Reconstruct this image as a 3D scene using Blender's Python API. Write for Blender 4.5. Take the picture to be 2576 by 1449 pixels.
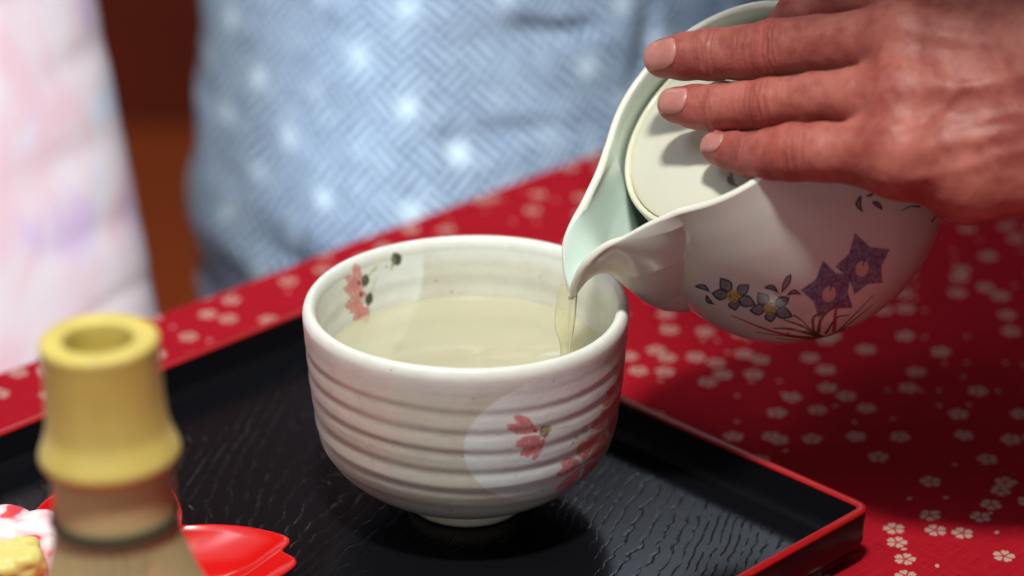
import bpy, math, random
import numpy as np
from mathutils import Vector, Matrix
from mathutils.bvhtree import BVHTree

for o in list(bpy.data.objects):
    bpy.data.objects.remove(o)
scene = bpy.context.scene
C = scene.collection
random.seed(4)
rng = np.random.default_rng(4)

# ------------------------------------------------------------------ camera
PW, PH, FPX = 2576.0, 1449.0, 7000.0
PITCH = math.radians(25.0)
CP, SP = math.cos(PITCH), math.sin(PITCH)
RIGHT = np.array([1.0, 0, 0]); UP = np.array([0, SP, CP]); FWD = np.array([0, CP, -SP])
ZRIM = 0.0885
DREF = 7000 * 0.12 / 827


def rdir(px, py):
    return FWD + RIGHT * (px - PW / 2) / FPX + UP * (PH / 2 - py) / FPX


CAM = np.array([0, 0, ZRIM]) - rdir(1173, 752) * DREF


def at(px, py, d=0.0):
    """world point seen at that place of the photo, d metres nearer than the bowl's middle"""
    return CAM + rdir(px, py) * (DREF - d)


def onz(px, py, z):
    r = rdir(px, py)
    return CAM + r * ((z - CAM[2]) / r[2])


cd = bpy.data.cameras.new('camera')
cam = bpy.data.objects.new('camera', cd); C.objects.link(cam)
cam.location = Vector(CAM)
cam.rotation_euler = (math.pi / 2 - PITCH, 0, 0)
cd.sensor_width = 36.0
cd.lens = FPX / PW * 36.0
cd.clip_start = 0.02; cd.clip_end = 60
cd.dof.use_dof = True
cd.dof.focus_distance = 1.0
cd.dof.aperture_fstop = 4.6
scene.camera = cam

# ------------------------------------------------------------------ light
w = bpy.data.worlds.new('World'); scene.world = w; w.use_nodes = True
bg = w.node_tree.nodes['Background']
bg.inputs[0].default_value = (0.72, 0.80, 1.0, 1)
bg.inputs[1].default_value = 0.022


def area(name, loc, target, sx, sy, power, col):
    l = bpy.data.lights.new(name, 'AREA'); l.shape = 'RECTANGLE'
    l.size = sx; l.size_y = sy; l.energy = power; l.color = col
    o = bpy.data.objects.new(name, l); C.objects.link(o)
    o.location = loc
    o.rotation_euler = (Vector(target) - Vector(loc)).to_track_quat('-Z', 'Y').to_euler()
    return o


area('assumed_ceiling_lamp', (-0.06, -0.58, 1.75), (0.04, 0.05, 0.06), 0.20, 0.14, 36, (0.97, 1.0, 0.92))  # assumed overhead lamp, out of view, placed by how the finger shadows fall
area('overhead_fill', (-0.80, -0.35, 1.9), (-0.25, 0.05, 0.0), 1.4, 1.3, 5.0, (0.95, 1.0, 0.96))  # added soft fill from above, in place of light off the ceiling
yfill_ = area('yukata_fill', (-0.80, -0.30, 1.30), (-0.19, 0.43, 0.05), 0.5, 0.5, 1.0, (0.74, 0.87, 1.0))  # added cool fill to brighten the two yukata, no window known
yfill_.data.spread = math.radians(38)
area('front_fill', (-0.55, -1.75, 0.62), (0.0, 0.0, 0.10), 1.1, 0.7, 4.8, (0.90, 0.96, 1.0))  # added soft fill for surfaces facing the camera, no real window
area('back_fill', (-0.7, 1.55, 1.2), (-0.5, 1.9, -0.7), 0.3, 0.3, 5, (1.0, 0.86, 0.70))  # added fill to brighten the floor and wall behind
area('added_gleam_lamp', (0.27, 2.10, 1.42), (0.1, 0.0, 0.05), 0.40, 0.55, 3.4, (0.70, 0.84, 1.0))  # added lamp by the back wall to make the tray gleam, no window there
scene.view_settings.view_transform = 'Standard'
scene.view_settings.look = 'None'
scene.view_settings.exposure = 0.0
scene.view_settings.gamma = 1.0
scene.view_settings.use_curve_mapping = False


# ------------------------------------------------------------------ helpers
def tag(o, label, cat, group=None):
    o['label'] = label; o['category'] = cat
    if group: o['group'] = group
    return o


def structure(o):
    o['kind'] = 'structure'; return o


def empty(name, loc=(0, 0, 0)):
    o = bpy.data.objects.new(name, None); C.objects.link(o)
    o.location = loc; o.empty_display_size = 0.01
    return o


def mesh_obj(name, verts, faces, mat, parent=None, smooth=True, col=None, attrs=None):
    verts = np.asarray(verts, dtype=np.float32)
    me = bpy.data.meshes.new(name)
    if isinstance(faces, np.ndarray):
        n, k = faces.shape
        me.vertices.add(len(verts)); me.vertices.foreach_set('co', verts.ravel())
        me.loops.add(n * k); me.loops.foreach_set('vertex_index', faces.astype(np.int32).ravel())
        me.polygons.add(n)
        me.polygons.foreach_set('loop_start', np.arange(0, n * k, k, dtype=np.int32))
        me.polygons.foreach_set('loop_total', np.full(n, k, dtype=np.int32))
        me.update(calc_edges=True)
    else:
        me.from_pydata([tuple(map(float, v)) for v in verts], [], [tuple(f) for f in faces])
        me.update()
    me.validate()
    me.polygons.foreach_set('use_smooth', np.full(len(me.polygons), smooth))
    if col is not None:
        a = me.color_attributes.new('paint', 'FLOAT_COLOR', 'POINT')
        c4 = np.ones((len(verts), 4), dtype=np.float32); c4[:, :3] = col
        a.data.foreach_set('color', c4.ravel())
    for k_, v_ in (attrs or {}).items():
        v_ = np.asarray(v_, dtype=np.float32)
        if v_.ndim == 1:
            a = me.attributes.new(k_, 'FLOAT', 'POINT'); a.data.foreach_set('value', v_)
        else:
            a = me.attributes.new(k_, 'FLOAT_VECTOR', 'POINT'); a.data.foreach_set('vector', v_.ravel())
    me.materials.append(mat)
    o = bpy.data.objects.new(name, me); C.objects.link(o)
    if parent is not None:
        o.parent = parent
    return o


def grid_faces(nr, nc, wrap):
    i = np.arange(nr - 1)[:, None]; j = np.arange(nc if wrap else nc - 1)[None, :]
    a = i * nc + j; b = i * nc + (j + 1) % nc
    c = (i + 1) * nc + (j + 1) % nc; d = (i + 1) * nc + j
    return np.stack([a, b, c, d], -1).reshape(-1, 4)


def lathe(profile, n=64):
    """profile [(r, z)] -> verts, faces (r may be 0 at the ends)"""
    p = np.array(profile, float)
    th = np.linspace(0, 2 * np.pi, n, endpoint=False)
    P = np.stack([p[:, :1] * np.cos(th), p[:, :1] * np.sin(th), np.repeat(p[:, 1:], n, 1)], -1)
    return P.reshape(-1, 3), grid_faces(len(p), n, True)


def spline(pts, n):
    """Catmull-Rom through pts, n samples"""
    p = np.array(pts, float)
    p = np.vstack([2 * p[0] - p[1], p, 2 * p[-1] - p[-2]])
    t = np.linspace(0, len(p) - 3 - 1e-6, n); i = t.astype(int); f = (t - i)[:, None]
    a, b, c, d = p[i], p[i + 1], p[i + 2], p[i + 3]
    return 0.5 * (2 * b + (c - a) * f + (2 * a - 5 * b + 4 * c - d) * f ** 2 + (3 * b - a - 3 * c + d) * f ** 3)


def sstep(a, b, x):
    t = np.clip((x - a) / (b - a), 0, 1); return t * t * (3 - 2 * t)


def vnoise(p, seed=0):
    """smooth value noise on N x k points"""
    p = np.asarray(p, float); k = p.shape[1]
    i = np.floor(p).astype(np.int64); f = p - i; f = f * f * (3 - 2 * f)
    out = np.zeros(len(p))
    for c in range(2 ** k):
        o = np.array([(c >> b) & 1 for b in range(k)])
        h = np.full(len(p), seed * 7919 + 13, dtype=np.int64)
        wgt = np.ones(len(p))
        for b in range(k):
            h = (h * 374761393 + (i[:, b] + o[b]) * 668265263) & 0x7fffffff
            h = ((h ^ (h >> 13)) * 1274126177) & 0x7fffffff
            wgt = wgt * (f[:, b] if o[b] else 1 - f[:, b])
        out += wgt * ((h ^ (h >> 16)) % 65536) / 65535.0
    return out * 2 - 1


def poly_sd(P, poly):
    """signed distance of N x 2 points to a polygon, negative inside"""
    poly = np.asarray(poly, float); d = np.full(len(P), 1e18); ins = np.zeros(len(P), bool)
    n = len(poly)
    for i in range(n):
        a = poly[i]; b = poly[(i + 1) % n]
        e = b - a; wv = P - a
        t = np.clip((wv @ e) / (e @ e + 1e-20), 0, 1)
        q = wv - t[:, None] * e
        d = np.minimum(d, (q * q).sum(1))
        c = ((a[1] > P[:, 1]) != (b[1] > P[:, 1]))
        xi = a[0] + (P[:, 1] - a[1]) * e[0] / (e[1] if abs(e[1]) > 1e-12 else 1e-12)
        ins ^= c & (P[:, 0] < xi)
    d = np.sqrt(d)
    return np.where(ins, -d, d)


def line_sd(P, pts):
    pts = np.asarray(pts, float); d = np.full(len(P), 1e18); tt = np.zeros(len(P))
    n = len(pts) - 1
    for i in range(n):
        a = pts[i]; e = pts[i + 1] - a; wv = P - a
        t = np.clip((wv @ e) / (e @ e + 1e-20), 0, 1)
        q = wv - t[:, None] * e; dd = (q * q).sum(1)
        m = dd < d; d[m] = dd[m]; tt[m] = (i + t[m]) / n
    return np.sqrt(d), tt


# ------------------------------------------------------------------ node helper
class S:
    """a shader socket with arithmetic"""
    def __init__(self, nt, sock): self.nt, self.s = nt, sock

    def op(self, kind, *others, clamp=False):
        n = self.nt.nodes.new('ShaderNodeMath'); n.operation = kind; n.use_clamp = clamp
        for i, x in enumerate((self,) + others):
            if isinstance(x, S): self.nt.links.new(x.s, n.inputs[i])
            else: n.inputs[i].default_value = x
        return S(self.nt, n.outputs[0])
    def __add__(self, o): return self.op('ADD', o)
    def __sub__(self, o): return self.op('SUBTRACT', o)
    def __mul__(self, o): return self.op('MULTIPLY', o)
    def __truediv__(self, o): return self.op('DIVIDE', o)
    def rsub(self, a): return (self * -1.0) + a
    def abs(self): return self.op('ABSOLUTE')
    def fract(self): return self.op('FRACT')
    def gt(self, o): return self.op('GREATER_THAN', o)
    def lt(self, o): return self.op('LESS_THAN', o)
    def max(self, o): return self.op('MAXIMUM', o)
    def min(self, o): return self.op('MINIMUM', o)
    def clamp(self): return self.op('ADD', 0.0, clamp=True)
    def step(self, a, b):
        n = self.nt.nodes.new('ShaderNodeMapRange'); n.interpolation_type = 'SMOOTHSTEP'
        self.nt.links.new(self.s, n.inputs[0]); n.inputs[1].default_value = a; n.inputs[2].default_value = b
        return S(self.nt, n.outputs[0])


class Mat:
    def __init__(self, name):
        self.m = bpy.data.materials.new(name); self.m.use_nodes = True
        self.nt = self.m.node_tree; self.b = self.nt.nodes['Principled BSDF']

    def set(self, **kw):
        for k, v in kw.items():
            k = k.replace('_', ' ')
            i = self.b.inputs[k]
            if isinstance(v, S): self.nt.links.new(v.s, i)
            elif isinstance(v, (tuple, list)) and len(v) == 3 and i.type == 'RGBA': i.default_value = (*v, 1)
            else: i.default_value = v
        return self

    def node(self, t, **kw):
        n = self.nt.nodes.new('ShaderNode' + t)
        for k, v in kw.items(): setattr(n, k, v)
        return n

    def link(self, a, b): self.nt.links.new(a.s if isinstance(a, S) else a, b)

    def attr(self, name, out='Color'):
        n = self.node('Attribute', attribute_name=name); return S(self.nt, n.outputs[out])

    def obj(self):
        return S(self.nt, self.node('TexCoord').outputs['Object'])

    def mapped(self, v, scale=(1, 1, 1), rot=(0, 0, 0), loc=(0, 0, 0)):
        n = self.node('Mapping'); self.link(v, n.inputs[0])
        n.inputs['Scale'].default_value = scale; n.inputs['Rotation'].default_value = rot; n.inputs['Location'].default_value = loc
        return S(self.nt, n.outputs[0])

    def noise(self, v, scale, detail=3, rough=0.5, dist=0.0):
        n = self.node('TexNoise'); self.link(v, n.inputs['Vector'])
        n.inputs['Scale'].default_value = scale; n.inputs['Detail'].default_value = detail
        n.inputs['Roughness'].default_value = rough; n.inputs['Distortion'].default_value = dist
        return S(self.nt, n.outputs[0])

    def xyz(self, v):
        n = self.node('SeparateXYZ'); self.link(v, n.inputs[0])
        return [S(self.nt, n.outputs[i]) for i in range(3)]

    def comb(self, x, y, z=0.0):
        n = self.node('CombineXYZ')
        for i, q in enumerate((x, y, z)):
            if isinstance(q, S): self.link(q, n.inputs[i])
            else: n.inputs[i].default_value = q
        return S(self.nt, n.outputs[0])

    def mix(self, f, a, b, mode='MIX'):
        n = self.node('Mix', data_type='RGBA', blend_type=mode)
        for i, q in ((0, f), (6, a), (7, b)):
            if isinstance(q, S): self.link(q, n.inputs[i])
            elif i == 0: n.inputs[0].default_value = q
            else: n.inputs[i].default_value = (*q, 1)
        return S(self.nt, n.outputs[2])

    def bump(self, h, dist, strength=1.0):
        n = self.node('Bump'); self.link(h, n.inputs['Height'])
        n.inputs['Distance'].default_value = dist; n.inputs['Strength'].default_value = strength
        self.link(S(self.nt, n.outputs[0]), self.b.inputs['Normal'])
        return self


# ------------------------------------------------------------------ materials
def m_cloth():
    m = Mat('red_cloth_print'); o = m.obj()
    x, y, z = m.xyz(o)
    drop = z * -1.0                                   # the hanging part of the cloth
    p = m.comb(x, y + drop)

    def flowers(cell, shift, R, keep, gap, single):
        q = m.mapped(p, loc=shift)
        v = m.node('TexVoronoi', voronoi_dimensions='2D'); m.link(q, v.inputs['Vector'])
        v.inputs['Scale'].default_value = 1 / cell; v.inputs['Randomness'].default_value = 0.8
        pos = S(m.nt, v.outputs['Position']); rnd = m.xyz(S(m.nt, v.outputs['Color']))
        qx, qy, _ = m.xyz(q); px, py, _ = m.xyz(pos)
        dx = qx - px; dy = qy - py
        r = (dx * dx + dy * dy).op('SQRT')
        a = dy.op('ARCTAN2', dx) + rnd[0] * 6.283
        on = rnd[1].gt(keep)
        if single:
            ca = a.op('COSINE'); sa = a.op('SINE')
            ex = r * ca / R; ey = r * sa / (R * 0.62)
            e = (ex * ex + ey * ey).op('SQRT')
            return e.step(1.05, 0.85) * on
        c = ((a * (5 / 6.2832)).fract() - 0.5).abs() * 2.0          # 0 on a petal's middle, 1 between petals
        notch = (c * -3.2 + 1.0).clamp()
        round_ = (c * c) * 0.42
        lim = (notch * 0.17 + round_).rsub(1.0) * R
        outer = (lim - r).step(-0.00012, 0.00022)
        side = (c.rsub(1.0) * r * 0.6 - gap).step(-0.00005, 0.00022)
        inner = (r - R * 0.16).step(0, 0.0003)
        dot = (r * -1.0 + R * 0.07).step(-0.0001, 0.0001) * 0.5
        return (outer * side * inner).max(dot) * on
    f1 = flowers(0.0185, (0, 0, 0), 0.0045, 0.48, 0.00022, False)
    f2 = flowers(0.022, (0.37, 0.21, 0), 0.0043, 0.60, 0.0002, False)
    f3 = flowers(0.0125, (0.11, 0.63, 0), 0.0013, 0.74, 0, True)
    f = f1.max(f2).max(f3)
    # woven slubs
    rot = m.mapped(p, rot=(0, 0, math.radians(44)))
    n1 = m.noise(m.mapped(rot, scale=(60, 1800, 1)), 1, 2); n2 = m.noise(m.mapped(rot, scale=(1800, 60, 1)), 1, 2)
    slub = n1 + n2
    base = m.mix((slub - 0.7).clamp() * 1.4, (0.27, 0.003, 0.009), (0.40, 0.010, 0.022))
    ink = m.mix((slub - 0.72).clamp() * 1.2, (0.48, 0.31, 0.26), (0.42, 0.22, 0.19))
    col = m.mix(f * 0.93, base, ink)
    m.set(Base_Color=col, Roughness=0.9, Specular_IOR_Level=0.06)
    m.bump(slub, 0.0002, 0.6)
    return m.m


def m_lacquer_black(grain):
    m = Mat('black_lacquer_grain' if grain else 'black_lacquer'); o = m.obj()
    m.set(Base_Color=(0.0045, 0.0045, 0.006), Roughness=0.30, Specular_IOR_Level=0.22)
    if grain:
        q = m.mapped(o, rot=(0, 0, math.radians(58)))
        big = m.noise(m.mapped(q, scale=(9, 3.0, 1)), 1, 2)
        x, y, z = m.xyz(q)
        ph = x * 190.0 + big * 22.0
        wob = m.noise(m.mapped(q, scale=(40, 110, 1)), 1, 3) * 1.3
        s = ((ph + wob).fract() - 0.5).abs() * 2.0                  # grain furrow every ~5 mm
        br = m.noise(m.mapped(q, scale=(420, 90, 1)), 1, 2)
        furrow = s.step(0.30, 0.0) * br.step(0.36, 0.56)
        fine = m.noise(m.mapped(q, scale=(900, 80, 1)), 1, 2)
        m.bump(furrow * -1.0 + fine * 0.12, 0.00009, 0.8)
        m.set(Roughness=fine * 0.10 + 0.14)
    else:
        n = m.noise(o, 260, 3)
        m.bump(n, 0.0001, 0.5)
    return m.m


def m_simple(name, col, rough=0.5, spec=0.5, noise=None, bumpd=None, **kw):
    m = Mat(name); o = m.obj()
    c = col
    if noise:
        sc, amt = noise
        n = m.noise(o, sc, 4)
        c = m.mix(n, tuple(v * (1 - amt) for v in col), tuple(min(1, v * (1 + amt)) for v in col))
    m.set(Base_Color=c, Roughness=rough, Specular_IOR_Level=spec, **kw)
    if bumpd:
        m.bump(m.noise(o, bumpd[0], 3), bumpd[1], 0.7)
    return m.m


def m_painted(name, rough, bump_scale, bump_d, speckle, spec=0.5, coat=0.0, sss=0.0):
    m = Mat(name); o = m.obj()
    c = m.attr('paint')
    if speckle:
        n = m.noise(o, 900, 2); sp = n.step(0.70, 0.78)
        n2 = m.noise(o, 160, 4); c = m.mix((n2 - 0.45).clamp() * 0.5, c, (0.52, 0.44, 0.29), 'MULTIPLY')
        c = m.mix(sp * 0.35, c, (0.22, 0.16, 0.09))
    nr = m.noise(o, 55, 3)
    m.set(Base_Color=c, Roughness=nr * 0.14 + (rough - 0.07), Specular_IOR_Level=spec, Coat_Weight=coat, Coat_Roughness=0.05)
    if sss:
        m.set(Subsurface_Weight=sss, Subsurface_Scale=0.004, Subsurface_Radius=(1.0, 0.9, 0.7))
    m.bump(m.noise(o, bump_scale, 3), bump_d, 0.6)
    return m.m


M_CLOTH = m_cloth()
M_TRAYF = m_lacquer_black(True)
M_TRAY = m_lacquer_black(False)
M_TRAYR = m_simple('red_lacquer_edge', (0.33, 0.004, 0.004), 0.36, 0.5, noise=(300, 0.15), bumpd=(400, 0.0001))
M_BOWL = m_painted('glazed_stoneware', 0.30, 330, 0.00016, True)
M_POT = m_painted('porcelain', 0.12, 220, 0.00005, False)
M_CLAY = m_simple('bare_clay', (0.74, 0.64, 0.47), 0.75, 0.3, noise=(400, 0.18), bumpd=(900, 0.0003))

# ------------------------------------------------------------------ the setting: tablecloth, floor, wall
E0 = onz(470, 740, 0.0); E1 = onz(1530, 350, 0.0)
ED = (E1 - E0) / np.linalg.norm(E1 - E0)              # along the table's far edge
EN = np.array([-ED[1], ED[0], 0])                     # away from the camera


def build_cloth():
    es = np.linspace(-0.75, 1.05, 181)
    rad = 0.007
    ns = list(np.linspace(-1.15, -0.02, 110)) + list(np.linspace(-0.018, -rad, 8))
    prof = [(n, 0.0) for n in ns]
    for a in np.linspace(0, math.pi / 2, 9)[1:]:
        prof.append((-rad + rad * math.sin(a), -rad + rad * math.cos(a)))
    for z in np.linspace(-0.012, -0.34, 30): prof.append((0.0, z))
    prof = np.array(prof)
    V = np.zeros((len(prof), len(es), 3))
    V += E0 + es[None, :, None] * ED + prof[:, 0][:, None, None] * EN
    V[:, :, 2] += prof[:, 1][:, None]
    # hanging folds and the least unevenness on the table
    hang = np.clip(-prof[:, 1] - 0.01, 0, 1)[:, None]
    fold = hang * 0.10 * (np.sin(es * 38)[None] + 0.6 * np.sin(es * 71 + 1)[None]) * 0.5
    V += fold[..., None] * EN
    q = V[..., :2].reshape(-1, 2)
    V[..., 2] += (vnoise(q * 9, 3) * 0.0010 + vnoise(q * [34, 20], 5) * 0.0005).reshape(V.shape[:2]) - 0.0015
    o = mesh_obj('tablecloth', V.reshape(-1, 3), grid_faces(len(prof), len(es), False), M_CLOTH)
    o.data.flip_normals()
    tag(o, 'red tablecloth printed with small pale cherry blossoms under the black tray', 'tablecloth')


build_cloth()


def m_floor():
    m = Mat('red_brown_boards'); o = m.obj()
    n = m.noise(m.mapped(o, scale=(3, 40, 1)), 1, 4)
    m.set(Base_Color=m.mix(n, (0.30, 0.052, 0.011), (0.40, 0.078, 0.016)), Roughness=0.45)
    return m.m


fl = mesh_obj('floor', [(-4, -2, -0.7), (4, -2, -0.7), (4, 2.16, -0.7), (-4, 2.16, -0.7)], [(0, 1, 2, 3)], m_floor(), smooth=False); structure(fl)
wl = mesh_obj('wall', [(-4, 2.15, -0.71), (4, 2.15, -0.71), (4, 2.15, 1.9), (-4, 2.15, 1.9)], [(0, 1, 2, 3)],
              m_simple('dark_red_brown_panel', (0.17, 0.024, 0.010), 0.5, 0.4, noise=(6, 0.35)), smooth=False); structure(wl)

# ------------------------------------------------------------------ tray
TC = np.array([-0.0458, -0.0322]); HS = 0.1374; ZF = 0.005; ZT = 0.020


def build_tray():
    root = empty('serving_tray', (TC[0], TC[1], 0.0)); root.rotation_euler = (0, 0, math.radians(45))
    tag(root, 'square black lacquer tray with red rim under the tea bowl', 'tray')

    def slab(name, x0, x1, y0, y1, z0, z1, mat, bev):
        v = [(x0, y0, z0), (x1, y0, z0), (x1, y1, z0), (x0, y1, z0), (x0, y0, z1), (x1, y0, z1), (x1, y1, z1), (x0, y1, z1)]
        f = [(3, 2, 1, 0), (4, 5, 6, 7), (0, 1, 5, 4), (1, 2, 6, 5), (2, 3, 7, 6), (3, 0, 4, 7)]
        o = mesh_obj(name, v, f, mat, root, smooth=False)
        if bev:
            b = o.modifiers.new('bevel', 'BEVEL'); b.width = bev; b.segments = 3; b.limit_method = 'ANGLE'
        return o
    T = 0.0037
    slab('tray_floor', -HS + 0.003, HS - 0.003, -HS + 0.003, HS - 0.003, 0.0006, ZF, M_TRAYF, 0)

    def ring(name, profile, mat):
        """profile [(inset from the outer edge, z)] swept round the square with rounded corners"""
        rc = 0.006; path = []
        for cx, cy, a0 in ((1, 1, 0), (-1, 1, 90), (-1, -1, 180), (1, -1, 270)):
            for a in np.linspace(a0, a0 + 90, 8):
                path.append((cx, cy, math.radians(a)))
        V = []
        for ins, z in profile:
            for cx, cy, a in path:
                r = max(rc - ins, 0.0008); k = HS - ins - r
                V.append((cx * k + r * math.cos(a), cy * k + r * math.sin(a), z))
        n = len(path); F = grid_faces(len(profile), n, True)
        F = np.vstack([F, np.stack([np.r_[np.arange(n)] + (len(profile) - 1) * n, (np.arange(n) + 1) % n + (len(profile) - 1) * n,
                                    (np.arange(n) + 1) % n, np.arange(n)], -1)])
        return mesh_obj(name, V, F, mat, root, smooth=True)
    wall = ring('tray_wall', [(0.0050, 0.0012), (0.0020, 0.0030), (0.0006, 0.0070), (0.0002, ZT - 0.0012), (0.0004, ZT - 0.0006), (T - 0.0004, ZT - 0.0006),
                              (T, ZT - 0.0014), (T + 0.0006, ZF + 0.004), (T + 0.0025, ZF + 0.0008), (T + 0.0040, ZF + 0.0001), (T + 0.0040, 0.0014)], M_TRAY)
    rim = ring('tray_rim', [(-0.0001, ZT - 0.0009), (0.0, ZT - 0.0003), (0.0004, ZT), (T - 0.0005, ZT), (T - 0.0001, ZT - 0.0004), (T, ZT - 0.0010)], M_TRAYR)
    return root


build_tray()

# ------------------------------------------------------------------ tea bowl
BZ = ZF                                              # the bowl stands on the tray
OUT = [(0.0222, 0.0112), (0.0260, 0.0124), (0.0330, 0.0153), (0.0418, 0.0202), (0.0488, 0.0260), (0.0536, 0.0325), (0.0560, 0.0400),
       (0.0568, 0.0470), (0.0579, 0.0560), (0.0587, 0.0660), (0.0594, 0.0760), (0.0599, 0.0830)]
INN = [(0.0548, 0.0830), (0.0538, 0.0760), (0.0530, 0.0660), (0.0522, 0.0560), (0.0508, 0.0450), (0.0480, 0.0340), (0.0420, 0.0250), (0.0320, 0.0190), (0.0180, 0.0160), (0.0002, 0.0155)]
CREAM = np.array([0.64, 0.61, 0.52]); PWHITE = np.array([0.78, 0.81, 0.81])
PINK = np.array([0.66, 0.17, 0.18]); PINK2 = np.array([0.70, 0.24, 0.23])


def bowl_hit(px, py, inner):
    """azimuth (0 = towards the camera) and height of the bowl surface at a place of the photo"""
    prof = np.array(INN if inner else OUT); o = np.argsort(prof[:, 1])
    r = rdir(px, py)
    t = np.linspace(DREF - 0.09, DREF + 0.12, 4000)
    P = CAM + t[:, None] * r
    d = np.hypot(P[:, 0], P[:, 1]) - np.interp(P[:, 2], prof[o, 1], prof[o, 0])
    ok = (P[:, 2] < 0.084) & (P[:, 2] > 0.010)
    s = np.sign(d)
    if inner: k = np.where((s[:-1] < 0) & (s[1:] >= 0) & ok[1:])[0]
    else: k = np.where((s[:-1] > 0) & (s[1:] <= 0) & ok[1:])[0]
    if len(k) == 0:
        k = [int(np.argmin(np.where(ok, np.abs(d), 9)))]
    p = P[k[-1] if inner else k[0]]
    return math.atan2(p[0], -p[1]), p[2]


def petal(c, ang, length, width, notch=0.25):
    """heart-tipped petal outline from its foot c, pointing along ang"""
    t = np.array([(0, 0), (0.25, 0.26), (0.55, 0.48), (0.85, 0.46), (1.0, 0.26), (1.0 - notch, 0.0), (1.0, -0.26), (0.85, -0.46), (0.55, -0.48), (0.25, -0.26)])
    t = t * [length, width]
    ca, sa = math.cos(ang), math.sin(ang)
    return np.stack([c[0] + t[:, 0] * ca - t[:, 1] * sa, c[1] + t[:, 0] * sa + t[:, 1] * ca], -1)


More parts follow.
